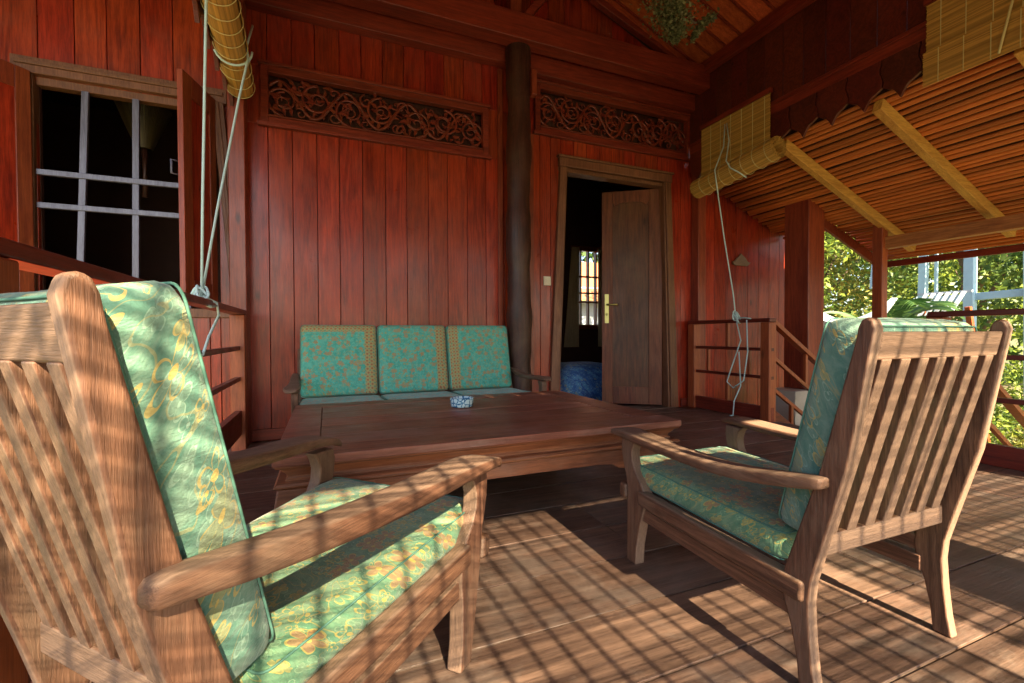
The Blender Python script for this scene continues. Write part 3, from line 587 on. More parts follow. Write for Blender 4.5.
# ------------------------------------------------------------------ armchairs and sofa
def rbox(sx, sy, sz, r, nx=14, ny=14, nz=4, puff=.012, seed=0, sag=0.0):
    """rounded, slightly puffed cushion centred on the origin, face in local xy"""
    import bmesh
    vs_ = {}; V = []; Fs = []
    def vid(i, j, k):
        key = (i, j, k)
        if key not in vs_:
            p = Vector(((2 * i / nx - 1) * sx / 2, (2 * j / ny - 1) * sy / 2, (2 * k / nz - 1) * sz / 2))
            inn = Vector((max(-(sx / 2 - r), min(sx / 2 - r, p.x)), max(-(sy / 2 - r), min(sy / 2 - r, p.y)), max(-(sz / 2 - r), min(sz / 2 - r, p.z))))
            d = p - inn
            if d.length > 1e-6: p = inn + d.normalized() * r
            u, v = p.x / (sx / 2), p.y / (sy / 2); w_ = (1 - u ** 2) * (1 - v ** 2)
            p.z += (1 if p.z > 0 else -1) * (puff * w_ ** .6 if w_ > 0 else 0) - sag * w_
            if abs(p.z) > sz * .2: p.z += .003 * mnoise.noise(Vector((p.x * 9 + seed, p.y * 9, p.z * 3)))
            p.x += .003 * mnoise.noise(Vector((p.y * 11 + seed, p.z * 20, 1.3))); p.y += .003 * mnoise.noise(Vector((p.x * 11, p.z * 20, 5.1 + seed)))
            vs_[key] = len(V); V.append(p)
        return vs_[key]
    def ramp_(n, s, r):  return n
    for i in range(nx):
        for j in range(ny):
            for k in (0, nz): Fs.append((vid(i, j, k), vid(i + 1, j, k), vid(i + 1, j + 1, k), vid(i, j + 1, k)))
    for i in range(nx):
        for k in range(nz):
            for j in (0, ny): Fs.append((vid(i, j, k), vid(i + 1, j, k), vid(i + 1, j, k + 1), vid(i, j, k + 1)))
    for j in range(ny):
        for k in range(nz):
            for i in (0, nx): Fs.append((vid(i, j, k), vid(i, j + 1, k), vid(i, j + 1, k + 1), vid(i, j, k + 1)))
    return MB().add(V, Fs, True)
def piping(sx, sy, sz, r):
    mb = MB()
    for s_ in (1, -1):
        pts = []
        for (cx, cy, a0) in ((sx / 2 - r, sy / 2 - r, 0), (-sx / 2 + r, sy / 2 - r, 90), (-sx / 2 + r, -sy / 2 + r, 180), (sx / 2 - r, -sy / 2 + r, 270)):
            for k in range(5): a_ = R(a0 + k * 22.5); q_ = r * .80; pts.append((cx + q_ * math.cos(a_), cy + q_ * math.sin(a_), s_ * (sz / 2 - r * .22)))
        mb.tube(pts + [pts[0]], .0019, 6, caps=False)
    return mb
def seatset(root, W, nc, fabs_seat, fabs_back, bx=None, slats=7, topz=.775, armp=None, railz=0.0, short=False):
    w2 = W / 2; tx, ty, tz = m_tk['X'], m_tk['Y'], m_tk['Z']
    post = [(.008, 0), (.014, .06), (.026, .12), (.042, .17), (.048, .205), (.043, .24), (.032, .275), (-.034, .48), (-.097, .735), (-.101, .760), (-.107, .774), (-.117, .779), (-.127, .774), (-.132, .757), (-.084, .48), (-.035, .300), (-.018, .235), (-.013, .19), (-.016, .12), (-.023, .05), (-.032, 0)]
    if short: post = [(a_, b_) if b_ < .6 else (a_ * .72, b_ - .145) for a_, b_ in post]
    for s_ in (1, -1): MB().prism(post, s_ * w2, s_ * (w2 - .029), lambda a_, b_, c_: (c_, a_, b_)).build('back_post', tz, root, bevel=.006)
    leg = [(.556, 0), (.552, .06), (.534, .14), (.517, .19), (.510, .225), (.514, .248), (.531, .275), (.558, .302), (.574, .332), (.577, .362), (.569, .388), (.552, .408), (.626, .408), (.631, .380), (.628, .345), (.618, .310), (.606, .278), (.601, .25), (.600, .235), (.601, .15), (.603, 0)]
    for s_ in (1, -1): MB().prism(leg, s_ * (w2 - .002), s_ * (w2 - .040), lambda a_, b_, c_: (c_, a_, b_)).build('front_leg', tz, root, bevel=.006)
    armp = armp or [(-.055, .464, .020), (-.045, .466, .026), (.02, .455, .030), (.09, .443, .031), (.15, .434, .030), (.22, .4285, .029), (.30, .4265, .028), (.40, .428, .027), (.50, .433, .027), (.57, .437, .026), (.615, .437, .024), (.645, .431, .020), (.664, .422, .013)]
    for s_ in (1, -1):
        V = []; Fs = []; n = len(armp)
        for i, (yy, zt, th) in enumerate(armp):
            t_ = i / (n - 1); wd = .052 + .036 * min(1, max(0, (yy - .05) / .45)); 
            if yy > .60: wd *= 1 - .45 * ((yy - .60) / .064) ** 2
            if yy < -.04: wd *= .8
            xc = w2 + .012 - .016 * min(1, max(0, yy / .5)); zc = zt
            for dx, dz in ((-.5, -.06), (-.46, 0), (.46, 0), (.5, -.06), (.5, -.85), (.42, -1), (-.42, -1), (-.5, -.85)): V.append((s_ * (xc + dx * wd), yy, zc + dz * th))
        for i in range(n - 1):
            for k in range(8): Fs.append((i * 8 + k, i * 8 + (k + 1) % 8, (i + 1) * 8 + (k + 1) % 8, (i + 1) * 8 + k))
        Fs += [tuple(range(8)), tuple((n - 1) * 8 + k for k in range(8))]
        o = MB().add(V, Fs, True).build('arm', ty, root); sb_ = o.modifiers.new('sub', 'SUBSURF'); sb_.levels = 1; sb_.render_levels = 1
    for s_ in (1, -1):
        V = []
        MB().beam((s_ * (w2 - .009), -.004, .209 + railz), (s_ * (w2 - .009), .535, .229 + railz), .037, .046).build('side_rail', ty, root, bevel=.009, seg=3)
        MB().beam((s_ * (w2 - .0215), .030, .160), (s_ * (w2 - .0235), .535, .174), .025, .042).build('stretcher', ty, root, bevel=.004)
    MB().box(-w2 - .002, w2 + .002, .604, .640, .200, .252).build('front_rail', tx, root, bevel=.012, seg=3)
    MB().box(-w2 + .036, w2 - .036, -.018, .012, .283, .328).build('lower_back_rail', tx, root, bevel=.004)
    MB().prism([(-.086, .698), (-.116, .698), (-.1275, .752), (-.0975, .752)], -w2 + .034, w2 - .034, lambda a_, b_, c_: (c_, a_, b_)).build('top_back_rail', tx, root, bevel=.004)
    MB().box(-w2 + .038, w2 - .038, .06, .598, .226, .240).build('seat_board', tx, root)
    span = W - .068; 
    for k in range(slats):
        xc = -span / 2 + span * (k + .5) / slats
        sl = [(.006, .325), (-.018, .325), (-.118, .70), (-.092, .70)]
        MB().prism(sl, xc - .0165, xc + .0165, lambda a_, b_, c_: (c_, a_, b_)).build('back_slat', tz, root, bevel=.003)
    MB().prism([(.0105, .335), (.0065, .335), (-.0920, .695), (-.0880, .695)], -w2 + .032, w2 - .032, lambda a_, b_, c_: (c_, a_, b_)).build('gap_dark_sheet', m_board, root)  # added sheet keeps the gaps between the slats dark
    # cushions
    cw = (W - .05) / nc
    for k in range(nc):
        M = Matrix.Translation((-(W - .05) / 2 + cw * (k + .5), .352, .280)) @ Matrix.Rotation(R(2.2), 4, 'X')
        c = rbox(cw - .004, .585, .072, .022, 16, 18, 4, .008, k * 3.1 + W, .004).build('seat_cushion', fabs_seat[k], root, M=M)
        piping(cw - .004, .585, .072, .022).build('piping', m_pipe, c)
    bx = bx or (-(W - .075) / 2, (W - .075) / 2); bw = (bx[1] - bx[0]) / nc; ht = .485 + (topz - .775); ang = math.atan2(.093, .39)
    for k in range(nc):
        xc = bx[0] + bw * (k + .5)
        M = Matrix.Translation((xc, .095 - math.sin(ang) * ht / 2 - .038, .305 + math.cos(ang) * ht / 2)) @ Matrix.Rotation(math.pi / 2 + ang, 4, 'X')
        # local x across, local y up the back, local z towards the sitter's back
        c = rbox(bw - .006, ht, .086, .028, 16, 16, 4, .011, k * 5.7 + W * 2).build('back_cushion', fabs_back[k], root, M=M)
        piping(bw - .006, ht, .086, .028).build('piping', m_pipe, c)
GA = 'matching slat-backed armchairs'
ch = thing('armchair', 'weathered wooden armchair at right with slatted back turned to viewer and teal cushions', 'armchair', (1.172, .637, 0), 0, GA)
seatset(ch, .52, 1, [m_fabseat], [m_fab])
ch2 = thing('armchair', 'weathered wooden armchair at left angled to the table, sunlit green cushions with yellow flowers', 'armchair', (-.297, .785, 0), R(-46.35), GA, 1.037)
seatset(ch2, .52, 1, [m_fabseat], [m_fab], armp=[(-.082, .492, .022), (-.070, .502, .034), (0, .492, .038), (.10, .480, .040), (.22, .469, .040), (.35, .459, .036), (.48, .453, .032), (.56, .449, .028), (.62, .441, .025), (.66, .426, .020), (.688, .404, .013)], railz=.018)
bpy.context.view_layer.update()
def taper(root, w2, rear):
    inv = root.matrix_world.inverted()
    for o in root.children_recursive:
        if o.type != 'MESH': continue
        M = inv @ o.matrix_world; Mi = M.inverted()
        for v in o.data.vertices:
            p = M @ v.co; k = rear + (1 - rear) * max(0, min(1, (p.y + .05) / .62)); p.x = w2 - (w2 - p.x) * k; v.co = Mi @ p
taper(ch2, .26, .75)
for root, fn in ((ch, lambda p: Vector((-.26 + (p.x + .26) * (1 - .055 * max(0, p.z - .1) / .675), p.y, p.z))),
                 (ch2, lambda p: Vector((p.x, p.y - (.055 * (1 - p.z / .22) if (p.z < .22 and p.y > .45) else 0), p.z)))):
    inv = root.matrix_world.inverted()
    for o in root.children_recursive:
        if o.type != 'MESH': continue
        M = inv @ o.matrix_world; Mi = M.inverted()
        for v in o.data.vertices: v.co = Mi @ fn(M @ v.co)
sf = thing('sofa', 'three-seat wooden sofa with three teal floral back cushions against the plank wall', 'sofa', (.610, 3.47, 0), math.pi, None, 1.03)
seatset(sf, 1.565, 3, [m_sofaf2] * 3, [m_sofaf3, m_sofaf4, m_sofaf], (-.752, .768), 12, .79, short=True)

# ------------------------------------------------------------------ low table
TB = thing('coffee_table', 'large low square dark wooden table with carved apron in the middle of the veranda', 'table', (.62, 2.07, 0), 0)
hx, hy = .778, .56
tp = MB(); bw_ = .13
tp.box(-hx, hx, -hy, -hy + bw_, .352, .380).box(-hx, hx, hy - bw_, hy, .352, .380).box(-hx, -hx + bw_, -hy + bw_ + .001, hy - bw_ - .001, .352, .380).box(hx - bw_, hx, -hy + bw_ + .001, hy - bw_ - .001, .352, .380)
n = 5; yy = -hy + bw_ + .002; st = (2 * (hy - bw_) - .004) / n
for i in range(n): tp.box(-hx + bw_ + .002, hx - bw_ - .002, yy + i * st + .0012, yy + (i + 1) * st - .0012, .352, .379 - random.uniform(0, .0012))
tp.build('tabletop', m_table, TB, bevel=.0035)
def ring(mb, prof):
    """closed moulding profile (inset, z) swept round the rectangle"""
    n = len(prof); V = []
    for (a_, b_) in ((-1, -1), (1, -1), (1, 1), (-1, 1)):
        for d, z in prof: V.append((a_ * (hx - d), b_ * (hy - d), z))
    Fs = []
    for c_ in range(4):
        for i in range(n - 1): Fs.append((c_ * n + i, ((c_ + 1) % 4) * n + i, ((c_ + 1) % 4) * n + i + 1, c_ * n + i + 1))
    mb.add(V, Fs)
md = MB(); ring(md, [(.006, .3515), (.008, .345), (.022, .340), (.024, .334), (.036, .322), (.040, .312), (.034, .306), (.034, .300), (.010, .298), (.004, .292), (.004, .286), (.014, .280)])
md.build('moulding', m_tableb, TB, bevel=.0015)
def apron(L):
    h0, h1 = .200, .235; pr = [(-L, .281), (-L, .215)]
    pr += [(-L + .13, .200), (-L + .20, .196), (-L + .26, .205), (-L + .29, .222), (-L + .36, .228)]
    pr += [(L - .36, .228), (L - .29, .222), (L - .26, .205), (L - .20, .196), (L - .13, .200)]
    return pr + [(L, .215), (L, .281)]
for s_ in (-1, 1):
    MB().prism(apron(hx - .05), s_ * (hy - .014), s_ * (hy - .045), lambda a_, b_, c_: (a_, c_, b_)).build('apron', m_tableb, TB, bevel=.004)
    MB().prism(apron(hy - .05), s_ * (hx - .014), s_ * (hx - .045), lambda a_, b_, c_: (c_, a_, b_)).build('apron', m_tableb, TB, bevel=.004)
for a_ in (-1, 1):
    for b_ in (-1, 1):
        V = []; Fs = []; pf = [(.012, .281, .11), (.006, .24, .115), (.0, .19, .10), (.004, .13, .085), (.018, .07, .07), (.022, .03, .075), (.008, .0, .09)]
        for ins, z, wd in pf:
            x1, y1 = hx - ins, hy - ins
            for px, py in ((x1, y1), (x1 - wd, y1), (x1 - wd, y1 - wd), (x1, y1 - wd)): V.append((a_ * px, b_ * py, z))
        for i in range(len(pf) - 1):
            for k in range(4): Fs.append((i * 4 + k, i * 4 + (k + 1) % 4, (i + 1) * 4 + (k + 1) % 4, (i + 1) * 4 + k))
        Fs += [(0, 1, 2, 3), tuple((len(pf) - 1) * 4 + k for k in range(4))]
        MB().add(V, Fs).build('leg', m_tableb, TB, bevel=.006)

# ashtray
q = NT('blue_white_glaze'); co = q.coords(); vo = q.n('ShaderNodeTexVoronoi', feature='DISTANCE_TO_EDGE'); q.l(co, vo.inputs['Vector']); vo.inputs['Scale'].default_value = 45
nn = q.noise(co, 60, 3, .6); f = q.m1('ADD', vo.outputs['Distance'], q.m1('MULTIPLY_ADD', nn, .4, -.2))
q.l(q.ramp(f, [(.0, (.03, .12, .25)), (.07, (.05, .22, .38)), (.12, (.5, .68, .72)), (1, (.6, .76, .8))]), q.b.inputs['Base Color']); q.b.inputs['Roughness'].default_value = .12; m_glaze = q.m
at = MB().lathe([(.0, .003), (.050, .003), (.053, .0), (.057, .004), (.058, .02), (.060, .038), (.061, .044), (.057, .046), (.053, .040), (.051, .014), (.0, .012)], (0, 0, 0), 32).build('ashtray', m_glaze)
at.location = (.635, 2.235, .3805); tag(at, 'small round blue and white ceramic ashtray on the low table', 'ashtray')

# ------------------------------------------------------------------ bamboo blinds
def roll(name, label, a, b, r, group='rolled bamboo blinds'):
    a = Vector(a); b = Vector(b); t = thing(name, label, 'blind', a, 0, group); L = (b - a).length; d = (b - a).normalized()
    M = d.to_track_quat('Y', 'Z').to_matrix().to_4x4()
    mb = MB(); rg = random.Random(1)
    for turn in range(4):
        rad = r - turn * .012; n = int(2 * math.pi * rad / .0062)
        for i in range(n):
            an = 2 * math.pi * i / n + turn; rr_ = rad - .010 * (i / n); p = (rr_ * math.cos(an), 0, rr_ * math.sin(an)); e = rg.uniform(-.006, .006)
            mb.beam((p[0], e, p[2]), (p[0], L + e, p[2]), .0056, .0035, (math.cos(an), 0, math.sin(an)))
    mb.build('rolled_slats', m_blind, t, M=M)
    mb = MB(); k = .06
    while k < L:
        mb.tube([((r + .003) * math.cos(a_), k, (r + .003) * math.sin(a_)) for a_ in [i * math.pi / 12 for i in range(25)]], .0022, 5, caps=False); k += .115
    mb.build('binding_string', m_cordy, t, M=M)
    return t
def flat_blind(parent, y0, y1, z0, z1, x, name='slat_panel'):
    mb = MB(); z = z0
    while z < z1: mb.box(x - .002, x + .002, y0 + random.uniform(-.003, .003), y1 + random.uniform(-.003, .003), z, z + .0052); z += .0062
    o = mb.build(name, m_blind, parent)
    mb = MB(); k = y0 + .05
    while k < y1: mb.box(x - .0045, x + .0045, k - .0018, k + .0018, z0, z1); k += .115
    mb.build('binding_string', m_cordy, o)
lb = roll('bamboo_blind', 'rolled up bamboo blind hanging at the left edge above the barred window', (-.44, 2.1, 2.38), (-.512, 3.44, 2.38), .082)
rb = roll('bamboo_blind', 'bamboo blind half rolled at the wall corner right of the carved door panel', (3.355, 2.56, 2.235), (3.355, 3.42, 2.150), .092)
rb_off = Vector((3.355, 2.56, 2.235))
flat_blind(rb, 2.68 - rb_off.y, 3.42 - rb_off.y, 2.20 - rb_off.z, 2.73 - rb_off.z, .053)
MB().box(.04, .07, 2.67 - rb_off.y, 3.43 - rb_off.y, 2.735 - rb_off.z, 2.775 - rb_off.z).build('mounting_strip', m_redY, rb)
b2 = thing('bamboo_blind', 'flat hanging bamboo blind at the upper right corner over the lean-to', 'blind', (3.395, .35, 2.2), 0, 'rolled bamboo blinds')
flat_blind(b2, 0, 1.27, .05, .53, 0); flat_blind(b2, .0, 1.275, .04, .24, -.022, 'lower_fold')
MB().box(-.015, .015, 0, 1.28, .535, .575).build('mounting_strip', m_redY, b2)
tb = MB().tube([(-.03, .92, .60), (-.035, .91, .42), (-.04, .88, .30), (-.045, .93, .045)], .006, 7); tb.tube([(-.035, .91, .42), (-.045, .80, .32), (-.05, .70, .26)], .005, 7); tb.build('pull_cord', m_cordy, b2)
# two blinds across the veranda front, behind the camera: the sun comes through their slats
def front_blind(label, x0, x1, z0, z1):
    t = thing('bamboo_blind', label, 'blind', ((x0 + x1) / 2, -1.27, z0), 0, 'blinds across the veranda front'); ox = -(x0 + x1) / 2
    mb = MB(); z = z0; i = 0; rg = random.Random(int(x0 * 100) + 5); nxt = .02
    while z < z1:
        th = .0042 if rg.random() < .8 else .0058; th *= 1
        zz = z
        if zz - z0 > nxt: th = .0115; nxt += rg.uniform(.024, .046)
        sag_ = rg.uniform(-.002, .002)
        mb.box(x0 + ox, x1 + ox, -.0015, .0015, z - z0, z - z0 + th); z += th + (.0056 if rg.random() < .82 else .013); i += 1
    mb.build('slat_panel', m_blindx, t)
    mb = MB(); x = x0 + .03
    while x < x1: 
        w_ = rg.uniform(.010, .013); mb.box(x + ox - w_ / 2, x + ox + w_ / 2, -.004, .004, 0, z1 - z0); x += .077 * rg.uniform(.93, 1.07)
    mb.build('binding_string', m_cord, t)
    MB().box(x0 + ox, x1 + ox, -.02, .02, z1 - z0, z1 - z0 + .05).build('mounting_strip', m_redX, t)
front_blind('lowered bamboo blind across the left of the veranda front behind the viewer', -.56, 1.484, .95, 2.345)
front_blind('lowered bamboo blind across the right of the veranda front behind the viewer', 1.605, 3.44, .95, 2.345)

# ------------------------------------------------------------------ cords
def cord(name, label, mat, segs, r, group=None, parts=()):
    mb = MB()
    for s_ in segs: mb.tube(s_, r, 7)
    return tag(mb.build(name, mat), label, 'cord', group)
def knot(cx, cy, cz, R0, n=3, seed=1):
    rg = random.Random(seed); out = []
    for k in range(n):
        ax = Vector((rg.uniform(-1, 1), rg.uniform(-1, 1), rg.uniform(-.6, .6))).normalized(); b = ax.cross(Vector((0, 0, 1))).normalized(); c_ = ax.cross(b); c0 = Vector((cx, cy, cz)) + Vector((rg.uniform(-1, 1), rg.uniform(-1, 1), rg.uniform(-1, 1))) * R0 * .4
        out.append([c0 + (b * math.cos(t) + c_ * math.sin(t)) * R0 * (1 + .15 * math.sin(3 * t)) for t in [2 * math.pi * i / 20 for i in range(21)]])
    return out
K = Vector((-.54, 2.50, .935))
segs = [[(-.50, 2.52, 2.75), (-.505, 2.50, 2.3), (-.53, 2.50, 1.4), K],
        [(-.40, 3.15, 2.62), (-.415, 3.02, 2.42), (-.405, 2.99, 2.33), (-.44, 2.90, 2.05), (-.50, 2.66, 1.4), K]]
segs.append([(-.47 + .095 * math.cos(a_) - .01, 3.0, 2.38 + .095 * math.sin(a_)) for a_ in [math.pi + i * math.pi / 10 for i in range(11)]])
segs += knot(K.x, K.y, K.z, .032, 5, 3)
segs.append([K, K + Vector((.05, .05, -.03)), K + Vector((.055, .06, -.09)), K + Vector((.03, -.02, -.19)), K + Vector((.02, -.10, -.28))])
segs.append([K + Vector((-.03, -.06, -.02)), K + Vector((.045, -.05, -.055)), K + Vector((.05, .04, -.045))])
cord('cord', 'pale blue cord from the left blind knotted on the left handrail', m_cord, segs, .0062, 'blind pull cords')
K = Vector((3.44, 3.04, .885))
segs = [[(3.385, 3.12, 2.66), (3.36, 3.11, 2.45), (3.245, 3.10, 2.22), (3.25, 3.09, 2.12), (3.33, 3.07, 1.6), (3.42, 3.05, 1.1), K], [(3.385, 3.10, 2.66), (3.36, 3.05, 2.48), (3.25, 2.98, 2.26), (3.245, 2.93, 2.18), (3.27, 2.86, 2.12), (3.33, 2.84, 2.08)]]
segs += knot(K.x, K.y, K.z, .045, 5, 8)
segs += [[K, K + Vector((-.05, -.14, .0)), K + Vector((-.05, -.20, -.01))], [K, K + Vector((-.04, -.09, -.2)), K + Vector((-.05, .02, -.5)), K + Vector((-.05, .05, -.58)), K + Vector((-.05, -.02, -.63)), K + Vector((-.06, -.14, -.55)), K + Vector((-.05, -.17, -.3)), K + Vector((-.04, -.15, -.02))],
         [K + Vector((-.05, -.08, -.3)), K + Vector((-.05, -.10, -.6)), K + Vector((-.05, -.03, -.75)), K + Vector((-.05, -.02, -.88)), K + Vector((-.07, .0, -.88))]]
cord('cord', 'pale blue cord hanging from the right blind tied on the short railing', m_cord, segs, .0055, 'blind pull cords')

# ------------------------------------------------------------------ small wall things
tag(MB().box(1.795, 1.865, YW - .013, YW + .001, 1.185, 1.265).box(1.805, 1.855, YW - .017, YW - .013, 1.195, 1.255).box(1.82, 1.84, YW - .021, YW - .017, 1.21, 1.24).build('light_switch', m_white, None, bevel=.002), 'cream light switch on the red trim left of the door', 'light switch')
pl = [(4.07, 1.50), (4.10, 1.485), (4.28, 1.485), (4.31, 1.505), (4.33, 1.53), (4.305, 1.525), (4.28, 1.54), (4.24, 1.58), (4.20, 1.605), (4.185, 1.62), (4.17, 1.60), (4.12, 1.56), (4.09, 1.53), (4.065, 1.53)]
pk = MB().prism(pl, YW - .022, YW - .002, lambda a_, b_, c_: (a_ , c_, b_))
tag(pk.build('wall_plaque', m_tk['X'], None, bevel=.004), 'small gabled brown wooden plaque on the red wall above the short railing', 'plaque')
# beanbag on the room floor
bb = rbox(.78, .66, .46, .20, 18, 18, 8, .02, 4).build('floor_cushion', m_bluef); bb.location = (2.80, 4.72, .16)
tag(bb, 'rounded blue patterned floor cushion inside the dark doorway', 'cushion')
# lamp inside left window
lp = thing('pendant_lamp', 'fringed yellow lampshade hanging in the dark room behind the barred window', 'lamp', (-1.27, 4.25, 2.3))
mb = MB()
for i in range(90):
    a_ = 2 * math.pi * i / 90; a2 = a_ + .03
    mb.beam((.05 * math.cos(a_), .05 * math.sin(a_), -.14), (.17 * math.cos(a2), .17 * math.sin(a2), .17), .006, .002)
mb.build('shade', bamboo('shade_straw', 'Z', (.07, .05, .018), (.035, .022, .008)), lp)
MB().tube([(0, 0, -.14), (0, 0, -.3), (0, 0, -.5)], [.022, .012, .02], 8).build('tassel', m_log, lp)
MB().tube([(0, 0, -.1), (0, 0, .78)], .004, 6).build('flex', m_cordy, lp)
# dried plant hanging from the ceiling
hp = thing('hanging_plant', 'bushy dried plant hanging from the veranda ceiling', 'plant', (2.22, 2.5, 2.99))
mb = MB(); rg = random.Random(2)
for i in range(4200):
    u = rg.random(); 
    p = Vector((rg.gauss(0, .085), rg.gauss(0, .08), 0)); zz = rg.uniform(-.22, .25); wdt = 1 - max(0, -zz) / .27
    p = Vector((p.x * wdt, p.y * wdt, zz)) + Vector((.03 if zz < -.1 else 0, 0, 0))
    if rg.random() < .16: t_ = rg.random(); p = Vector((.18 + .20 * t_, rg.gauss(0, .02), -.05 - .12 * (1 - t_) ** 2 + .09 * t_ + rg.gauss(0, .018)))
    d = Vector((rg.gauss(0, 1), rg.gauss(0, 1), rg.gauss(0, 1))).normalized(); e = d.cross(Vector((rg.gauss(0, 1), rg.gauss(0, 1), rg.gauss(0, 1)))).normalized(); s_ = rg.uniform(.009, .020)
    mb.add([p - e * s_ * .5, p + d * s_ * .9, p + e * s_ * .5, p - d * s_ * .9], [(0, 1, 2, 3)])
mb.build('foliage', m_dry, hp); MB().tube([(0, 0, .1), (0, 0, .6)], .004, 6).tube([(.0, 0, .1), (.2, 0, -.05), (.38, 0, .03)], .008, 6).build('stem', m_trunk, hp)

# ------------------------------------------------------------------ garden
def tree(x, y, h, cr, label, mat, n=7000, leaf=.07, seed=1, group='trees beyond the veranda', trunk=.14, base=-1.1, low=.25, name='tree'):
    rg = random.Random(seed); t = thing(name, label, 'tree', (x, y, base), 0, group)
    mb = MB(); mb.tube([(0, 0, 0), (.1, .05, h * .3), (-.05, .1, h * .6), (.05, 0, h * .85)], [trunk, trunk * .8, trunk * .5, trunk * .2], 9)
    cl = []
    for i in range(34):
        a_ = rg.uniform(0, 6.28); zz = h * (low + (1 - low) * rg.random() ** .8); rr_ = cr * math.sqrt(rg.random()) * (1.05 - .6 * abs((zz / h - (low + 1) / 2) / (1 - low)) * 1.3)
        c_ = Vector((rr_ * math.cos(a_), rr_ * math.sin(a_), zz)); cl.append((c_, cr * rg.uniform(.22, .42)))
        if i % 3 == 0: mb.tube([(0, 0, max(.2, zz * .6)), tuple(c_ * .6 + Vector((0, 0, zz * .3))), tuple(c_)], [trunk * .35, trunk * .2, trunk * .06], 6)
    mb.build('trunk', m_trunk, t); lf = MB()
    for i in range(n):
        c_, r_ = cl[rg.randrange(len(cl))]; d = Vector((rg.gauss(0, 1), rg.gauss(0, 1), rg.gauss(0, 1))).normalized(); p = c_ + d * r_ * (rg.random() ** .45)
        d2 = (d + Vector((rg.gauss(0, .7), rg.gauss(0, .7), rg.gauss(0, .7) + .3))).normalized(); e = d2.cross(Vector((rg.gauss(0, 1), rg.gauss(0, 1), rg.gauss(0, 1)))).normalized(); f_ = d2.cross(e); s_ = leaf * rg.uniform(.6, 1.3)
        lf.add([p - e * s_ * .32, p + f_ * s_ * .7, p + e * s_ * .32, p - f_ * s_ * .6], [(0, 1, 2, 3)])
    lf.build('crown', mat, t); return t
tree(9.6, 8.2, 6.5, 2.2, 'broad bright green tree seen between the red column and the slim post', m_leaf, 12000, .10, 11)
tree(13.5, 5.6, 7.5, 2.6, 'tall tree with deep green leaves behind the pale blue frame', m_leaf2, 12000, .11, 12)
tree(14.5, 9.6, 8.0, 2.8, 'tall yellowish green tree behind the bright green one', m_leafy, 9000, .12, 13)
tree(12.5, 2.6, 7.0, 2.4, 'dark leafy tree at the right edge of the photo', m_leaf2, 9000, .11, 14)
tree(17.5, 7.2, 9.0, 3.2, 'large distant tree between the blue frame posts', m_leaf, 9000, .15, 15)
tree(17, 13, 9.0, 3.3, 'large distant tree farthest back on the left', m_leaf2, 8000, .15, 16)
def bush(x, y, r, h, label, mat, n, seed, leaf=.06, group='bushes in the garden'):
    rg = random.Random(seed); t = thing('bush', label, 'bush', (x, y, -1.1), 0, group); lf = MB()
    for i in range(n):
        a_ = rg.uniform(0, 6.28); el = math.asin(rg.random()); k = rg.random() ** .3 * (1 + .25 * math.sin(a_ * 3 + seed) * math.cos(el * 4)); p = Vector((math.cos(a_) * math.cos(el) * r * k, math.sin(a_) * math.cos(el) * r * k, math.sin(el) * h * k))
        d2 = Vector((rg.gauss(0, 1), rg.gauss(0, 1), rg.gauss(0, 1) + .6)).normalized(); e = d2.cross(Vector((rg.gauss(0, 1), rg.gauss(0, 1), rg.gauss(0, 1)))).normalized(); f_ = d2.cross(e); s_ = leaf * rg.uniform(.6, 1.3)
        lf.add([p - e * s_ * .32, p + f_ * s_ * .7, p + e * s_ * .32, p - f_ * s_ * .6], [(0, 1, 2, 3)])
    lf.build('foliage', mat, t); MB().tube([(0, 0, 0), (.02, .02, h * .6)], [.05, .02], 6).build('stem', m_trunk, t)
bush(8.2, 4.7, .95, 2.3, 'rounded yellow green bush with dry top below the leaning blue post', m_leafy, 6000, 1)
bush(7.2, 1.9, .9, 1.2, 'low bright bush behind the right railing', m_leafy, 5000, 2)
bush(8.3, 6.3, 1.0, 2.0, 'leafy green bush at the foot of the bright green tree', m_leaf, 5000, 3)
bush(6.4, .6, .8, 1.1, 'low green bush nearest the right railing', m_leaf, 5000, 4)
bush(9.5, 3.1, 1.1, 1.7, 'green bush under the pale blue frame', m_leaf, 6000, 5)
bush(-3.2, 1.6, 1.0, 1.2, 'green bush outside the left railing', m_leaf, 4000, 6)
bush(-2.6, 3.0, .7, .9, 'small green bush by the left wing wall', m_leaf, 3000, 7)
# spiky palm
pm = thing('palm', 'young palm with long arching green fronds behind the right armchair', 'plant', (7.4, 4.02, -1.35)); mb = MB(); rg = random.Random(5)
for i in range(11):
    a_ = rg.uniform(0, 6.28) if i > 4 else rg.uniform(-2.2, -.6); L = rg.uniform(.6, 1.0); up = rg.uniform(.35, .75); d = Vector((math.cos(a_), math.sin(a_), 0)); pts = [Vector((0, 0, 1.95)) + d * L * t * .9 + Vector((0, 0, up * 2.2 * t - 1.1 * t * t)) for t in [k / 12 for k in range(13)]]
    for k in range(1, 12):
        p = pts[k]; dr = (pts[k + 1] - pts[k - 1]).normalized(); sd_ = dr.cross(Vector((0, 0, 1))).normalized()
        for s_ in (1, -1):
            for jj in (0, .5):
                pp = p + (pts[k + 1] - p) * jj; ll = .26 * math.sin(math.pi * (k + jj) / 12.5) + .08; tip = pp + (sd_ * s_ * .8 + dr * .7 + Vector((0, 0, -.25))) * ll
                mb.add([pp - dr * .018, pp + dr * .018, (pp + tip) / 2 + dr * .022 + Vector((0, 0, .02)), tip, (pp + tip) / 2 - dr * .022], [(0, 1, 2, 3, 4)])
mb.build('frond', m_palm, pm); MB().tube([(0, 0, 0), (0, 0, 2.0)], [.12, .08], 8).build('stem', m_trunk, pm)
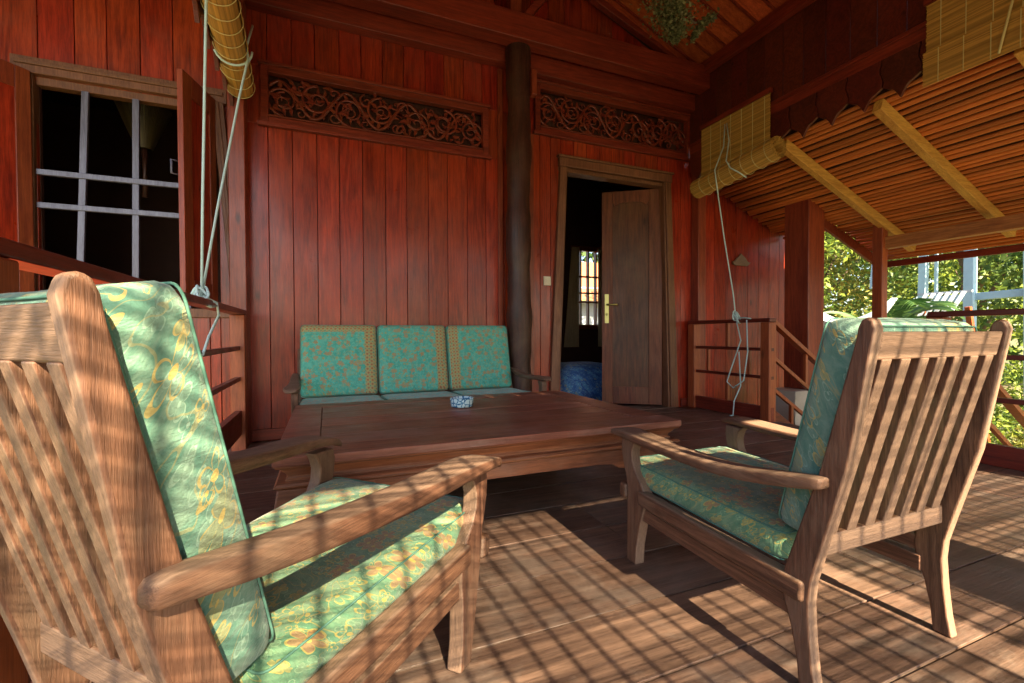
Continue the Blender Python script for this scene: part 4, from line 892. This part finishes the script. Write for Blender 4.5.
# pale blue timber frame
FR = thing('timber_frame', 'pale blue painted timber frame standing among the trees beyond the railing', 'frame', (9, 4, -1.1))
def fb(a, b, w_=.14, m=None): 
    return MB().beam(a, b, w_, w_).build('frame_bar', m_paleblue, FR, bevel=.01)
o_ = Vector((9, 4, -1.1))
def P(x, y, z): return Vector((x, y, z)) - o_
fb(P(9, 3.72, -1.1), P(9, 3.72, 3.2), .12); fb(P(9, 3.05, -1.1), P(9.0, 3.10, 3.2), .12); fb(P(9.0, 4.98, 1.52), P(9, 4.86, 3.4), .15)
fb(P(9.05, 2.2, 1.34), P(9.05, 4.25, 1.26), .11); fb(P(9.05, 4.32, 1.25), P(10.4, 4.6, 1.3), .10); fb(P(10.5, 5.05, -1.1), P(10.5, 5.0, 3.3), .12); fb(P(10.5, 4.82, -1.1), P(10.5, 4.82, 3.3), .05)
fb(P(8.95, 2.2, 3.1), P(8.95, 5.6, 3.1), .12)
# slatted white bench back
SB = thing('slatted_bench', 'tilted white slatted seat leaning by the pale blue frame', 'bench', (8.2, 3.4, -1.1))
for k in range(6): MB().beam(Vector((0, .05 + .085 * k, 2.42)), Vector((-.35, .33 + .085 * k, 1.55)), .045, .02, (1, 0, 0)).build('slat', m_whitepaint, SB)
for k in (.0, .52): MB().beam(Vector((-.02, k, 2.2)), Vector((.35, k - .1, 0)), .06, .06, (1, 0, 0)).build('leg', m_railpost, SB)
MB().beam(Vector((-.37, .3, 1.52)), Vector((-.37, .85, 1.52)), .08, .06).build('crossbar', m_whitepaint, SB); MB().beam(Vector((.04, -.02, 2.42)), Vector((.04, .6, 2.42)), .03, .03).build('crossbar', m_whitepaint, SB)
# white cloth hammock between column and post
hm = MB(); V = []; n = 16
for i in range(n + 1):
    t_ = i / n; 
    for j in range(7):
        s_ = j / 6 - .5; wd = .12 + .45 * math.sin(math.pi * t_); V.append((6.9 + s_ * wd, 3.6 + 1.15 * t_, 1.20 - 2.6 * t_ * (1 - t_) + .35 * abs(s_) * 2 * math.sin(math.pi * t_)))
o = hm.add(V, [(i * 7 + j, i * 7 + j + 1, (i + 1) * 7 + j + 1, (i + 1) * 7 + j) for i in range(n) for j in range(6)], True).build('hammock', m_whitepaint)
o.modifiers.new('thick', 'SOLIDIFY').thickness = .01
tag(o, 'white cloth hammock slung outside beyond the slim veranda post', 'hammock')
# neighbour house seen through the rear window
NH = thing('neighbour_house', 'pale house with orange tiled roof seen through the rear window', 'house', (7.4, 13, -1.1))
MB().box(-4, 4, 0, 3, 0, 3.4).build('wall', m_whitepaint, NH); MB().add([(-4.4, -.6, 2.9), (4.4, -.6, 2.9), (4.4, 1.5, 4.5), (-4.4, 1.5, 4.5), (-4.4, 3.6, 2.9), (4.4, 3.6, 2.9)], [(0, 1, 2, 3), (3, 2, 5, 4), (0, 3, 4), (1, 5, 2)]).build('roof', plain('orange_tiles', (.45, .16, .07), .8, .3, 9, .3), NH)

# distant wood closing the view
rg = random.Random(77); fw = MB()
for i in range(26000):
    a_ = rg.uniform(-.75, 1.75); rr_ = rg.uniform(22, 30); p = Vector((rr_ * math.cos(a_), rr_ * math.sin(a_), -1.1 + (8.5 + 2.5 * math.sin(a_ * 9) + 1.5 * math.sin(a_ * 23 + 1)) * rg.random() ** .8))
    d2 = Vector((rg.gauss(-1, 1), rg.gauss(-.3, 1), rg.gauss(.4, 1))).normalized(); e = d2.cross(Vector((rg.gauss(0, 1), rg.gauss(0, 1), rg.gauss(0, 1)))).normalized(); f_ = d2.cross(e); s_ = rg.uniform(.25, .5)
    fw.add([p - e * s_ * .4, p + f_ * s_ * .6, p + e * s_ * .4, p - f_ * s_ * .6], [(0, 1, 2, 3)])
tag(fw.build('far_wood', m_leaf2), 'dense far wood closing the view beyond the garden', 'wood', None, 'stuff')
